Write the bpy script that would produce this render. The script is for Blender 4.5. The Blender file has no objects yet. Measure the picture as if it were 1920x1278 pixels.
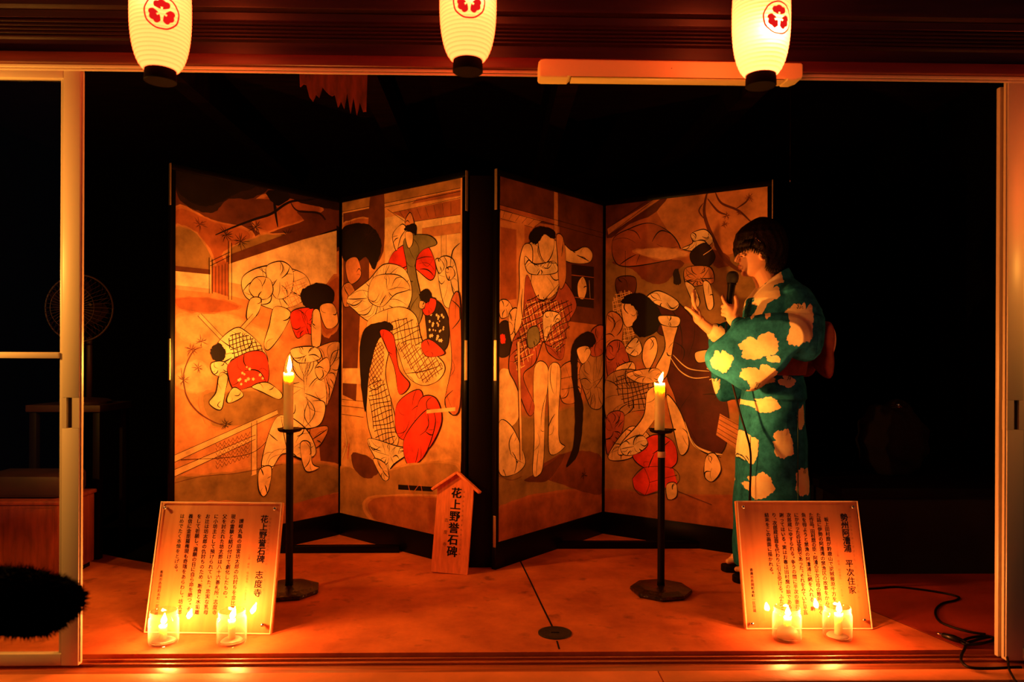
import bpy, bmesh, math, random
from mathutils import Vector, Matrix
from mathutils.geometry import tessellate_polygon
C = bpy.context.scene.collection
SC = bpy.context.scene
PI = math.pi

# ------------------------------------------------------------------ camera, sky, exposure
cam_data = bpy.data.cameras.new('camera')
cam = bpy.data.objects.new('camera', cam_data); C.objects.link(cam)
cam_data.sensor_width = 36.0
cam_data.lens = 36.0 * 1375 / 1920
cam_data.shift_y = 24.0 / 1920
cam_data.clip_start = 0.05
yaw, roll = math.radians(1.3), math.radians(0.24)
fw = Vector((math.sin(yaw), math.cos(yaw), 0)); rt = Vector((math.cos(yaw), -math.sin(yaw), 0)); upv = Vector((0, 0, 1))
r2 = rt*math.cos(roll) + upv*math.sin(roll); u2 = upv*math.cos(roll) - rt*math.sin(roll)
cam.matrix_world = Matrix(((r2.x, u2.x, -fw.x, 0), (r2.y, u2.y, -fw.y, -2.361), (r2.z, u2.z, -fw.z, 0.96), (0, 0, 0, 1)))
cam_data.dof.use_dof = True
cam_data.dof.focus_distance = 3.2
cam_data.dof.aperture_fstop = 4.0
SC.camera = cam

world = bpy.data.worlds.new('night'); SC.world = world
world.use_nodes = True
bg = world.node_tree.nodes['Background']
bg.inputs['Color'].default_value = (0.55, 0.62, 1.0, 1)
bg.inputs['Strength'].default_value = 0.013
SC.view_settings.view_transform = 'Standard'
SC.view_settings.look = 'None'
SC.view_settings.exposure = 0.0
SC.view_settings.gamma = 1.0
SC.view_settings.use_curve_mapping = False
SC.cycles.max_bounces = 7
SC.cycles.transparent_max_bounces = 24
SC.cycles.caustics_reflective = False
SC.cycles.caustics_refractive = False
SC.cycles.sample_clamp_indirect = 4.0
FLAME = (1.0, 0.37, 0.055)        # candlelight colour

# ------------------------------------------------------------------ materials
def mat(name, color, rough=0.6, metal=0.0, spec=0.5, noise=None, bump=None, coat=0.0):
    """noise = (scale, strength, stretch xyz) varies the colour, bump = (scale, strength)"""
    m = bpy.data.materials.new(name); m.use_nodes = True
    nt = m.node_tree; b = nt.nodes['Principled BSDF']
    b.inputs['Base Color'].default_value = (*color, 1)
    b.inputs['Roughness'].default_value = rough
    b.inputs['Metallic'].default_value = metal
    b.inputs['Specular IOR Level'].default_value = spec
    b.inputs['Coat Weight'].default_value = coat
    if noise or bump:
        tc = nt.nodes.new('ShaderNodeTexCoord')
    if noise:
        sc, st, stretch = noise
        mp = nt.nodes.new('ShaderNodeMapping'); mp.inputs['Scale'].default_value = stretch
        nz = nt.nodes.new('ShaderNodeTexNoise'); nz.inputs['Scale'].default_value = sc; nz.inputs['Detail'].default_value = 6
        rp = nt.nodes.new('ShaderNodeValToRGB')
        rp.color_ramp.elements[0].position = 0.3; rp.color_ramp.elements[1].position = 0.7
        rp.color_ramp.elements[0].color = (*[max(0, c*(1-st)) for c in color], 1)
        rp.color_ramp.elements[1].color = (*[min(1, c*(1+st)) for c in color], 1)
        nt.links.new(tc.outputs['Object'], mp.inputs['Vector']); nt.links.new(mp.outputs['Vector'], nz.inputs['Vector'])
        nt.links.new(nz.outputs['Fac'], rp.inputs['Fac']); nt.links.new(rp.outputs['Color'], b.inputs['Base Color'])
    if bump:
        n2 = nt.nodes.new('ShaderNodeTexNoise'); n2.inputs['Scale'].default_value = bump[0]; n2.inputs['Detail'].default_value = 5
        bp = nt.nodes.new('ShaderNodeBump'); bp.inputs['Strength'].default_value = bump[1]; bp.inputs['Distance'].default_value = 0.01
        nt.links.new(tc.outputs['Object'], n2.inputs['Vector']); nt.links.new(n2.outputs['Fac'], bp.inputs['Height'])
        nt.links.new(bp.outputs['Normal'], b.inputs['Normal'])
    return m

def emit_mat(name, color, strength):
    m = bpy.data.materials.new(name); m.use_nodes = True
    nt = m.node_tree; nt.nodes.remove(nt.nodes['Principled BSDF'])
    e = nt.nodes.new('ShaderNodeEmission'); e.inputs['Color'].default_value = (*color, 1); e.inputs['Strength'].default_value = strength
    nt.links.new(e.outputs[0], nt.nodes['Material Output'].inputs['Surface'])
    return m

def thin_glass(name, tint, ior=1.45, rough=0.02, extra=0.0, film=0.0):
    """thin clear sheet: lets light straight through, mirrors by Fresnel"""
    m = bpy.data.materials.new(name); m.use_nodes = True
    nt = m.node_tree; nt.nodes.remove(nt.nodes['Principled BSDF'])
    t = nt.nodes.new('ShaderNodeBsdfTransparent'); t.inputs['Color'].default_value = (*tint, 1)
    g = nt.nodes.new('ShaderNodeBsdfGlossy'); g.inputs['Roughness'].default_value = rough
    f = nt.nodes.new('ShaderNodeLayerWeight'); f.inputs['Blend'].default_value = 0.5
    pw = nt.nodes.new('ShaderNodeMath'); pw.operation = 'POWER'; pw.inputs[1].default_value = 4.0
    ml = nt.nodes.new('ShaderNodeMath'); ml.operation = 'MULTIPLY_ADD'; ml.inputs[1].default_value = 0.75; ml.inputs[2].default_value = ((ior-1)/(ior+1))**2 + extra
    mx = nt.nodes.new('ShaderNodeMixShader')
    nt.links.new(f.outputs['Facing'], pw.inputs[0]); nt.links.new(pw.outputs[0], ml.inputs[0]); nt.links.new(ml.outputs[0], mx.inputs['Fac'])
    nt.links.new(t.outputs[0], mx.inputs[1]); nt.links.new(g.outputs[0], mx.inputs[2])
    out = mx
    if film:                                                        # waxy film on used glass
        tr = nt.nodes.new('ShaderNodeBsdfTranslucent'); tr.inputs['Color'].default_value = (1.0, 0.85, 0.6, 1)
        out = nt.nodes.new('ShaderNodeMixShader')
        fm = nt.nodes.new('ShaderNodeMath'); fm.operation = 'MULTIPLY_ADD'; fm.inputs[1].default_value = 0.55; fm.inputs[2].default_value = film
        p3 = nt.nodes.new('ShaderNodeMath'); p3.operation = 'POWER'; p3.inputs[1].default_value = 3.0
        nt.links.new(f.outputs['Facing'], p3.inputs[0]); nt.links.new(p3.outputs[0], fm.inputs[0]); nt.links.new(fm.outputs[0], out.inputs['Fac'])
        nt.links.new(mx.outputs[0], out.inputs[1]); nt.links.new(tr.outputs[0], out.inputs[2])
    nt.links.new(out.outputs[0], nt.nodes['Material Output'].inputs['Surface'])
    return m

def floor_mat():
    m = bpy.data.materials.new('concrete'); m.use_nodes = True
    nt = m.node_tree; b = nt.nodes['Principled BSDF']; N = nt.nodes.new; L = nt.links.new
    tc = N('ShaderNodeTexCoord')
    n1 = N('ShaderNodeTexNoise'); n1.inputs['Scale'].default_value = 3.2; n1.inputs['Detail'].default_value = 8; n1.inputs['Roughness'].default_value = 0.62
    r1 = N('ShaderNodeValToRGB'); e = r1.color_ramp.elements
    e[0].position = 0.32; e[0].color = (0.42, 0.085, 0.026, 1); e[1].position = 0.66; e[1].color = (0.86, 0.235, 0.07, 1)
    n2 = N('ShaderNodeTexNoise'); n2.inputs['Scale'].default_value = 11; n2.inputs['Detail'].default_value = 4
    r2_ = N('ShaderNodeValToRGB'); e = r2_.color_ramp.elements
    e[0].position = 0.27; e[0].color = (0.35, 0.3, 0.3, 1); e[1].position = 0.40; e[1].color = (1, 1, 1, 1)
    mx = N('ShaderNodeMix'); mx.data_type = 'RGBA'; mx.blend_type = 'MULTIPLY'; mx.inputs['Factor'].default_value = 0.75
    L(tc.outputs['Object'], n1.inputs['Vector']); L(tc.outputs['Object'], n2.inputs['Vector'])
    L(n1.outputs['Fac'], r1.inputs['Fac']); L(n2.outputs['Fac'], r2_.inputs['Fac'])
    L(r1.outputs['Color'], mx.inputs['A']); L(r2_.outputs['Color'], mx.inputs['B']); L(mx.outputs['Result'], b.inputs['Base Color'])
    n3 = N('ShaderNodeTexNoise'); n3.inputs['Scale'].default_value = 60; n3.inputs['Detail'].default_value = 6
    bp = N('ShaderNodeBump'); bp.inputs['Strength'].default_value = 0.18; bp.inputs['Distance'].default_value = 0.006
    L(tc.outputs['Object'], n3.inputs['Vector']); L(n3.outputs['Fac'], bp.inputs['Height']); L(bp.outputs['Normal'], b.inputs['Normal'])
    b.inputs['Roughness'].default_value = 0.62; b.inputs['Specular IOR Level'].default_value = 0.3
    return m

def wax_mat():
    m = bpy.data.materials.new('candle_wax'); m.use_nodes = True
    b = m.node_tree.nodes['Principled BSDF']
    b.inputs['Base Color'].default_value = (0.97, 0.74, 0.42, 1)
    b.inputs['Subsurface Weight'].default_value = 1.0
    b.inputs['Subsurface Radius'].default_value = (1.0, 0.6, 0.3)
    b.inputs['Subsurface Scale'].default_value = 0.065
    b.inputs['Roughness'].default_value = 0.4
    return m

def attr_mat(name, rough, noise_scale=30.0, noise_amt=0.25, spec=0.3, stretch=(1, 1, 1)):
    """pigment from the mesh's own colour attribute, broken up by a fine noise"""
    m = bpy.data.materials.new(name); m.use_nodes = True
    nt = m.node_tree; b = nt.nodes['Principled BSDF']; N = nt.nodes.new; L = nt.links.new
    at = N('ShaderNodeAttribute'); at.attribute_name = 'pigment'
    tc = N('ShaderNodeTexCoord'); mp = N('ShaderNodeMapping'); mp.inputs['Scale'].default_value = stretch
    nz = N('ShaderNodeTexNoise'); nz.inputs['Scale'].default_value = noise_scale; nz.inputs['Detail'].default_value = 7; nz.inputs['Roughness'].default_value = 0.6
    mr = N('ShaderNodeMapRange'); mr.inputs['From Min'].default_value = 0.3; mr.inputs['From Max'].default_value = 0.7
    mr.inputs['To Min'].default_value = 1 - noise_amt; mr.inputs['To Max'].default_value = 1 + noise_amt*0.6
    mx = N('ShaderNodeMix'); mx.data_type = 'RGBA'; mx.blend_type = 'MULTIPLY'; mx.inputs['Factor'].default_value = 1.0
    L(tc.outputs['Object'], mp.inputs['Vector']); L(mp.outputs['Vector'], nz.inputs['Vector']); L(nz.outputs['Fac'], mr.inputs['Value'])
    L(at.outputs['Color'], mx.inputs['A']); L(mr.outputs['Result'], mx.inputs['B']); L(mx.outputs['Result'], b.inputs['Base Color'])
    b.inputs['Roughness'].default_value = rough; b.inputs['Specular IOR Level'].default_value = spec
    return m

M = dict(
    floor=floor_mat(),
    sill=mat('threshold_wood', (0.42, 0.10, 0.032), 0.4, noise=(9, 0.35, (0.4, 9, 9))),
    stone=mat('step_concrete', (0.80, 0.25, 0.08), 0.55, noise=(4, 0.25, (1, 1, 1)), bump=(50, 0.15)),
    ground=mat('street', (0.05, 0.045, 0.04), 0.8, noise=(12, 0.4, (1, 1, 1))),
    black_wall=mat('near_black_wall', (0.0035, 0.0028, 0.0025), 0.9, spec=0.05),
    ceiling=mat('dark_ceiling_board', (0.012, 0.004, 0.003), 0.9, spec=0.05, noise=(5, 0.4, (1, 8, 1))),
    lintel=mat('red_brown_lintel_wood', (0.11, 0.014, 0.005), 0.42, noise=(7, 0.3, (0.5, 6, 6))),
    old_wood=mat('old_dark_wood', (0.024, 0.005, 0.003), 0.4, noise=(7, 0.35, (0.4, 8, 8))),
    alu=mat('cream_painted_aluminium', (0.66, 0.56, 0.40), 0.38, spec=0.6),
    alu_dark=mat('recess_grey', (0.06, 0.035, 0.025), 0.5),
    glass=thin_glass('window_glass', (0.93, 0.95, 0.94)),
    jar=thin_glass('jar_glass', (0.985, 0.98, 0.965), extra=0.02, film=0.018),
    acrylic=thin_glass('acrylic_sheet', (0.97, 0.96, 0.94), rough=0.012, extra=0.015),
    edge=mat('acrylic_edge', (0.9, 0.7, 0.45), 0.3),
    lacquer=mat('black_lacquer', (0.0025, 0.0016, 0.0014), 0.3, spec=0.12),
    gold=mat('brass_fitting', (0.55, 0.38, 0.22), 0.45, metal=1.0),
    steel=mat('steel_pin', (0.75, 0.72, 0.68), 0.2, metal=1.0),
    paper_back=mat('screen_backing', (0.03, 0.018, 0.012), 0.8),
    pine=mat('pale_cedar_board', (0.97, 0.365, 0.125), 0.5, noise=(4, 0.12, (14, 1.0, 1.0))),
    pine_red=mat('cedar_plaque_board', (0.90, 0.23, 0.075), 0.55, noise=(6, 0.2, (14, 14, 1.0))),
    ink=mat('black_ink', (0.012, 0.009, 0.009), 0.7, spec=0.1),
    ink_faint=mat('faded_ink', (0.16, 0.06, 0.03), 0.8, spec=0.1),
    ink_red=mat('reddish_ink', (0.5, 0.2, 0.08), 0.8, spec=0.1),
    wax=wax_mat(),
    wick=mat('wick', (0.02, 0.015, 0.01), 0.9),
    flame=emit_mat('flame', (1.0, 0.285, 0.036), 4500.0),
    jar_flame=emit_mat('jar_flame', (1.0, 0.245, 0.048), 1800.0),
    iron=mat('blackened_wood', (0.006, 0.003, 0.0025), 0.5, spec=0.12),
    stand_base=mat('dark_lacquered_stand', (0.022, 0.007, 0.004), 0.25, noise=(16, 0.7, (1, 1, 1)), bump=(40, 0.4)),
    band=mat('tape_band', (0.75, 0.5, 0.33), 0.5),
    white_plastic=mat('cream_plastic', (0.88, 0.85, 0.38), 0.32),
    black_plastic=mat('black_plastic', (0.004, 0.004, 0.004), 0.35, spec=0.3),
    rubber=mat('black_cable', (0.005, 0.003, 0.003), 0.5, spec=0.15),
    mesh_grille=mat('dark_mesh_grille', (0.02, 0.02, 0.022), 0.5, bump=(900, 0.6)),
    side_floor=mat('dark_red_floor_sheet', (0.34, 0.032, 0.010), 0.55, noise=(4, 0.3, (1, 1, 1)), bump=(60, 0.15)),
    fur=mat('black_fur', (0.003, 0.003, 0.003), 0.95, spec=0.02),
    cast=mat('cast_iron_lid', (0.010, 0.004, 0.003), 0.6, bump=(90, 0.3)),
)

# ------------------------------------------------------------------ object helpers
def link(name, me, m=None, parent=None, smooth=None):
    o = bpy.data.objects.new(name, me); C.objects.link(o)
    if m is not None:
        for x in (m if isinstance(m, (list, tuple)) else [m]): me.materials.append(x)
    if parent is not None: o.parent = parent
    if smooth:
        for p in me.polygons: p.use_smooth = True
        if smooth is not True: me.set_sharp_from_angle(angle=math.radians(smooth))
    return o
def obj(name, bm, m=None, parent=None, smooth=None, normals=True):
    if normals: bmesh.ops.recalc_face_normals(bm, faces=bm.faces)
    me = bpy.data.meshes.new(name); bm.to_mesh(me); bm.free()
    return link(name, me, m, parent, smooth)
def tag(o, label, cat, group=None):
    o['label'] = label; o['category'] = cat
    if group: o['group'] = group
    return o
def thing(name, label, cat, loc=(0, 0, 0), rotz=0, group=None):
    o = bpy.data.objects.new(name, None); C.objects.link(o); o.empty_display_size = 0.05
    o.location = loc; o.rotation_euler = (0, 0, rotz)
    return tag(o, label, cat, group)
def struct(o): o['kind'] = 'structure'; return o
def dup(root, loc, label, rotz=0):
    r = root.copy(); C.objects.link(r); r.location = loc; r.rotation_euler = (0, 0, rotz); r['label'] = label
    for ch in list(root.children):
        c = ch.copy(); C.objects.link(c); c.parent = r
        for g in list(ch.children):
            d = g.copy(); C.objects.link(d); d.parent = c
    return r
def box(bm, x0, x1, y0, y1, z0, z1, bev=0.0, mtx=None):
    g = bmesh.ops.create_cube(bm, size=1.0)['verts']
    bmesh.ops.scale(bm, vec=(x1-x0, y1-y0, z1-z0), verts=g)
    bmesh.ops.translate(bm, vec=((x0+x1)/2, (y0+y1)/2, (z0+z1)/2), verts=g)
    if bev:
        es = list({e for v in g for e in v.link_edges})
        r = bmesh.ops.bevel(bm, geom=es, offset=bev, segments=2, profile=0.5, affect='EDGES')
        g = list({v for f in r['faces'] for v in f.verts} | {v for v in g if v.is_valid})
    if mtx is not None: bmesh.ops.transform(bm, matrix=mtx, verts=g)
    return g
def bx(*a, **k): bm = bmesh.new(); box(bm, *a, **k); return bm
def lathe(bm, prof, n=32, loc=(0, 0, 0), cap0=True, cap1=True):
    rings = []
    for r, z in prof:
        rings.append([bm.verts.new((loc[0]+r*math.cos(2*PI*i/n), loc[1]+r*math.sin(2*PI*i/n), loc[2]+z)) for i in range(n)])
    for a, b in zip(rings, rings[1:]):
        for i in range(n): bm.faces.new((a[i], a[(i+1) % n], b[(i+1) % n], b[i]))
    if cap0: bm.faces.new(rings[0][::-1])
    if cap1: bm.faces.new(rings[-1])
    return rings
def catmull(P, n=8, closed=False):
    out = []; N = len(P)
    segs = N if closed else N-1
    for i in range(segs):
        if closed: p0, p1, p2, p3 = P[(i-1) % N], P[i], P[(i+1) % N], P[(i+2) % N]
        else: p0, p1, p2, p3 = P[max(i-1, 0)], P[i], P[i+1], P[min(i+2, N-1)]
        for k in range(n):
            t = k/n
            out.append(tuple(0.5*((2*b)+(-a+c)*t+(2*a-5*b+4*c-d)*t*t+(-a+3*b-3*c+d)*t**3) for a, b, c, d in zip(p0, p1, p2, p3)))
    if not closed: out.append(tuple(P[-1]))
    return out
def tube(bm, pts, rad, n=10):
    """a round tube along points; rad a number or a list"""
    P = [Vector(p) for p in pts]; R = rad if isinstance(rad, (list, tuple)) else [rad]*len(P)
    t0 = (P[1]-P[0]).normalized(); a = t0.orthogonal().normalized(); rings = []
    for i, p in enumerate(P):
        t = ((P[min(i+1, len(P)-1)]-P[max(i-1, 0)])).normalized()
        a = (a - t*a.dot(t)).normalized(); b = t.cross(a)
        rings.append([bm.verts.new(p + (a*math.cos(2*PI*k/n)+b*math.sin(2*PI*k/n))*R[i]) for k in range(n)])
    for q, w in zip(rings, rings[1:]):
        for k in range(n): bm.faces.new((q[k], q[(k+1) % n], w[(k+1) % n], w[k]))
    bm.faces.new(rings[0][::-1]); bm.faces.new(rings[-1])
def prism(bm, poly, y0, y1):
    """polygon in x,z extruded from y0 to y1"""
    a = [bm.verts.new((x, y0, z)) for x, z in poly]; b = [bm.verts.new((x, y1, z)) for x, z in poly]
    bm.faces.new(a); bm.faces.new(b[::-1]); n = len(poly)
    for i in range(n): bm.faces.new((a[i], b[i], b[(i+1) % n], a[(i+1) % n]))
def loft(bm, rings, cap=True):
    V = [[bm.verts.new(p) for p in r] for r in rings]; n = len(V[0])
    for a, b in zip(V, V[1:]):
        for i in range(n): bm.faces.new((a[i], a[(i+1) % n], b[(i+1) % n], b[i]))
    if cap: bm.faces.new(V[0][::-1]); bm.faces.new(V[-1])
    return V
def text_mesh(items):
    """items: (char, x, y, size, bold). Every glyph is centred on x, y in a flat x,y plane; bold repeats it slightly shifted"""
    bm = bmesh.new(); cache = {}
    for ch, x, y, size, bold in items:
        if ch not in cache:
            cu = bpy.data.curves.new('glyph', 'FONT'); cu.body = ch; cu.size = 1.0; cu.resolution_u = 2; cu.fill_mode = 'FRONT'
            o = bpy.data.objects.new('glyph', cu); C.objects.link(o)
            me = bpy.data.meshes.new_from_object(o.evaluated_get(bpy.context.evaluated_depsgraph_get()))
            cache[ch] = ([v.co.copy() for v in me.vertices], [tuple(p.vertices) for p in me.polygons])
            bpy.data.objects.remove(o); bpy.data.curves.remove(cu); bpy.data.meshes.remove(me)
        vs, fs = cache[ch]
        for k, (ox, oy) in enumerate([(0, 0)] if bold == 0 else [(bold*math.cos(a), 0.6*bold*math.sin(a)) for a in (0.6, 2.5, 3.8, 5.6)]):
            nv = [bm.verts.new((x + (v.x-0.5+ox)*size, y + (v.y-0.36+oy)*size, k*0.00001)) for v in vs]
            for f in fs:
                try: bm.faces.new([nv[i] for i in f])
                except ValueError: pass
    return bm
def column(s, x, y, step, size, bold=0.0):
    """one vertical line of writing"""
    out = []
    for ch in s:
        if ch in '、。': out.append((ch, x+size*0.55, y+size*0.5, size, bold)); y -= step*0.75; continue
        if ch != '　': out.append((ch, x, y, size, bold))
        y -= step
    return out

# ------------------------------------------------------------------ the setting
bm = bx(-3.2, 2.6, 0.0, 3.4, -0.25, 0.0)
floor = struct(obj('floor', bm, M['floor']))
def strip(name, x0, x1, y0, y1, z0, z1, m, bev=0.0):
    return struct(obj(name, bx(x0, x1, y0, y1, z0, z1, bev), m, smooth=30 if bev else None))
# joints cut in the concrete: thin dark grooves, lying on the slab
bm = bmesh.new()
for P, w in (([(0.117, 1.06), (0.15, 0.75), (0.18, 0.45), (0.205, 0.215)], 0.0035), ([(0.21, 0.09), (0.212, 0.02)], 0.003), ([(1.40, 0.42), (1.535, 0.01)], 0.0025)):
    a = []
    for x, y in P: a.append((bm.verts.new((x-w, y, 0.0006)), bm.verts.new((x+w, y, 0.0006))))
    for q, s in zip(a, a[1:]): bm.faces.new((q[0], q[1], s[1], s[0]))
struct(obj('trim_1', bm, M['ink']))
# darker floor sheet beyond the slanting joint at the right
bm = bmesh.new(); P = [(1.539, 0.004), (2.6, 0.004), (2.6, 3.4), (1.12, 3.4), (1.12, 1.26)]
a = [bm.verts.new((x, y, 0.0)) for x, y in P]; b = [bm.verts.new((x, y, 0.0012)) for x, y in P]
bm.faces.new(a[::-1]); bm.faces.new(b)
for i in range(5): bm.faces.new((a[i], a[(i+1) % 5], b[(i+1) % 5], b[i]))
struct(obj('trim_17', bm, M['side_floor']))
bm = bmesh.new(); P = [(-3.2, 1.30), (-2.0, 1.25), (-1.72, 1.09), (-1.43, 0.95), (-0.80, 1.64), (-0.80, 3.4), (-3.2, 3.4)]  # near-black sheet laid on the rear left floor in place of its shade
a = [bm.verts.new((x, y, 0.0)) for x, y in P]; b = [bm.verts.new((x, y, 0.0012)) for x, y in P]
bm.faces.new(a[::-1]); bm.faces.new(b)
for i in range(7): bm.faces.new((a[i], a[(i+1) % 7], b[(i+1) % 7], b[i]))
struct(obj('trim_18', bm, M['black_wall']))
# threshold with two raised door rails, concrete step, street below
bm = bmesh.new(); box(bm, -3.2, 2.6, -0.122, -0.006, -0.2, -0.012, 0.003)
for y in (-0.028, -0.062): box(bm, -3.2, 2.6, y-0.004, y+0.004, -0.013, -0.005, 0.0015)
struct(obj('trim_2', bm, M['sill'], smooth=30))
strip('trim_3', -3.2, 0.50, -0.206, -0.128, -0.3, -0.006, M['stone'], 0.004)
strip('trim_4', 0.503, 2.6, -0.206, -0.128, -0.3, -0.006, M['stone'], 0.004)
struct(obj('ground', bx(-4, 3.6, -4.5, -0.2, -0.48, -0.42), M['ground']))
# walls and ceiling of the room, coloured near black to keep the room dark
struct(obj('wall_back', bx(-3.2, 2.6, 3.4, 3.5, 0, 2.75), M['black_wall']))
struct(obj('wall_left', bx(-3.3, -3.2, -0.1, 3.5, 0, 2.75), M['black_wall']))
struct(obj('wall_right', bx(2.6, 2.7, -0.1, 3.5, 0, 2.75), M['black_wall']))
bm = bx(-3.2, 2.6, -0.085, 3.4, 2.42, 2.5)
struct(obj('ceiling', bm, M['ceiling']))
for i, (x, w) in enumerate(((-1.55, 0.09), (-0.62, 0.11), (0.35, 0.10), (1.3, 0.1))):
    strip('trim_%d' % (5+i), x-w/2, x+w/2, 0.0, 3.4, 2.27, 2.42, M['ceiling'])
# header above the opening: thin rail strip, red board, grooved fascia, upper beam
bm = bmesh.new(); box(bm, -3.2, 2.6, -0.092, -0.086, 1.828, 1.838, 0.002); box(bm, -3.2, 2.6, -0.089, -0.084, 1.820, 1.827, 0.002)
struct(obj('trim_9', bm, M['alu'], smooth=30))
strip('trim_10', -3.2, 2.6, -0.108, -0.086, 1.838, 1.871, M['lintel'], 0.003)
strip('trim_11', -3.2, 2.6, -0.092, -0.086, 1.871, 1.916, M['old_wood'])
bm = bmesh.new()
prof = [(-0.086, 1.912), (-0.094, 1.912)]
z = 1.914
for k in range(5):
    prof += [(-0.098-0.003*k, z), (-0.104-0.003*k, z+0.002), (-0.104-0.003*k, z+0.007), (-0.094-0.003*k, z+0.009)]; z += 0.0105
prof += [(-0.112, 1.972), (-0.116, 1.992), (-0.086, 1.992)]
a = [[bm.verts.new((x, y, zz)) for y, zz in prof] for x in (-3.2, 2.6)]
n = len(prof)
for i in range(n): bm.faces.new((a[0][i], a[0][(i+1) % n], a[1][(i+1) % n], a[1][i]))
bm.faces.new(a[0]); bm.faces.new(a[1][::-1])
struct(obj('trim_12', bm, M['old_wood']))
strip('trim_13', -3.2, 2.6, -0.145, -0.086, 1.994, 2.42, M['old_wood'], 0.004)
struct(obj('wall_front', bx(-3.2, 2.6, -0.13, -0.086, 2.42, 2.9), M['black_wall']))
# eaves: soffit boards and the pole the lanterns hang from (above the frame)
struct(obj('trim_14', bx(-3.2, 2.6, -1.0, -0.14, 2.40, 2.45), M['old_wood']))
struct(obj('trim_15', bx(-3.2, 2.6, -0.445, -0.395, 2.28, 2.33), M['old_wood']))

# ------------------------------------------------------------------ sliding doors
def sliding_door(name, x_in, side, label_y=0.0):
    """side -1: leaf reaches to the left of x_in, +1: to the right"""
    root = struct(bpy.data.objects.new(name, None)); C.objects.link(root); root.location = (x_in, -0.075, 0)
    s = side
    def b(bm, u0, u1, y0, y1, z0, z1, bev=0.002):
        x0, x1 = sorted((s*u0, s*u1)); box(bm, x0, x1, y0, y1, z0, z1, bev)
    W = 0.95
    bm = bmesh.new()
    hz0, hz1 = 0.727, 0.820                                         # the recess of the pull is left open in the stile
    b(bm, 0.0, 0.052, -0.012, 0.012, 0.0, hz0); b(bm, 0.0, 0.052, -0.012, 0.012, hz1, 1.83)
    b(bm, 0.0, 0.0215, -0.012, 0.012, hz0, hz1, 0); b(bm, 0.0385, 0.052, -0.012, 0.012, hz0, hz1, 0)
    b(bm, 0.052, 0.064, -0.004, 0.010, 0.035, 1.80)
    b(bm, W-0.052, W, -0.012, 0.012, 0.0, 1.83)
    obj('stile', bm, M['alu'], root, 30)
    bm = bmesh.new(); b(bm, 0.0525, W-0.052, -0.012, 0.012, 1.797, 1.832); obj('top_rail', bm, M['alu'], root, 30)
    bm = bmesh.new(); b(bm, 0.0525, W-0.052, -0.012, 0.012, 0.0, 0.036); obj('bottom_rail', bm, M['alu'], root, 30)
    bm = bmesh.new(); b(bm, 0.0645, W-0.052, -0.010, 0.010, 0.940, 0.959); obj('middle_rail', bm, M['alu'], root, 30)
    bm = bmesh.new(); b(bm, 0.0645, W-0.052, 0.002, 0.006, 0.959, 1.797, 0); obj('pane', bm, M['glass'], root)
    bm = bmesh.new(); b(bm, 0.0645, W-0.052, 0.002, 0.006, 0.036, 0.940, 0); obj('pane', bm, M['glass'], root)
    bm = bmesh.new()
    b(bm, 0.0215, 0.0385, -0.002, 0.010, hz0, hz1, 0)
    obj('door_pull', bm, M['alu_dark'], root)
    # edge guide along the meeting stile
    bm = bmesh.new(); b(bm, -0.004, 0.0, -0.006, 0.004, 0.01, 1.82, 0); obj('edge_strip', bm, M['alu'], root)
    return root
dl = sliding_door('door_1', -1.273, -1)
dl['label'] = 'cream framed glass sliding door at the left, one crossbar'
dr = sliding_door('door_2', 1.613, 1)
dr['label'] = 'cream framed sliding door at the right edge'
# the back leaf of the right pair, standing a little proud behind it
bm = bmesh.new(); box(bm, 1.606, 1.645, -0.058, -0.040, 0.0, 1.818, 0.003); box(bm, 1.624, 1.66, -0.039, -0.022, 0.0, 1.818, 0.003)
struct(obj('trim_16', bm, M['alu'], smooth=30))

# ------------------------------------------------------------------ paper lanterns
def paper_mat(name, k):
    m = bpy.data.materials.new(name); m.use_nodes = True
    nt = m.node_tree; nt.nodes.remove(nt.nodes['Principled BSDF']); N = nt.nodes.new; L = nt.links.new
    t = N('ShaderNodeBsdfTranslucent'); t.inputs['Color'].default_value = (0.80, 0.42, 0.24, 1)
    d = N('ShaderNodeBsdfDiffuse'); d.inputs['Color'].default_value = (0.6, 0.45, 0.25, 1)
    e = N('ShaderNodeEmission')
    lw = N('ShaderNodeLayerWeight'); lw.inputs['Blend'].default_value = 0.5; pw = N('ShaderNodeMath'); pw.operation = 'POWER'; pw.inputs[1].default_value = 5.0
    cm = N('ShaderNodeMix'); cm.data_type = 'RGBA'; cm.inputs['A'].default_value = (1.0, 0.098*k, 0.022*k, 1); cm.inputs['B'].default_value = (0.45, 0.02, 0.0015, 1)
    L(lw.outputs['Facing'], pw.inputs[0]); L(pw.outputs[0], cm.inputs['Factor']); L(cm.outputs['Result'], e.inputs['Color']); e.inputs['Strength'].default_value = 5.8*(0.6+0.4*k)
    m1 = N('ShaderNodeMixShader'); m1.inputs['Fac'].default_value = 0.7
    ad = N('ShaderNodeAddShader')
    L(d.outputs[0], m1.inputs[1]); L(t.outputs[0], m1.inputs[2]); L(m1.outputs[0], ad.inputs[0]); L(e.outputs[0], ad.inputs[1])
    L(ad.outputs[0], nt.nodes['Material Output'].inputs['Surface'])
    return m
def crest_mat():
    m = bpy.data.materials.new('lantern_crest_red'); m.use_nodes = True
    nt = m.node_tree; b = nt.nodes['Principled BSDF']
    b.inputs['Base Color'].default_value = (0.6, 0.01, 0.01, 1)
    b.inputs['Emission Color'].default_value = (1.0, 0.012, 0.010, 1); b.inputs['Emission Strength'].default_value = 0.75
    return m
PAPER, PAPER_RIB, CREST = paper_mat('lantern_paper', 1.0), paper_mat('lantern_paper_over_rib', 0.78), crest_mat()
LR, LH = 0.0745, 0.31
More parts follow.
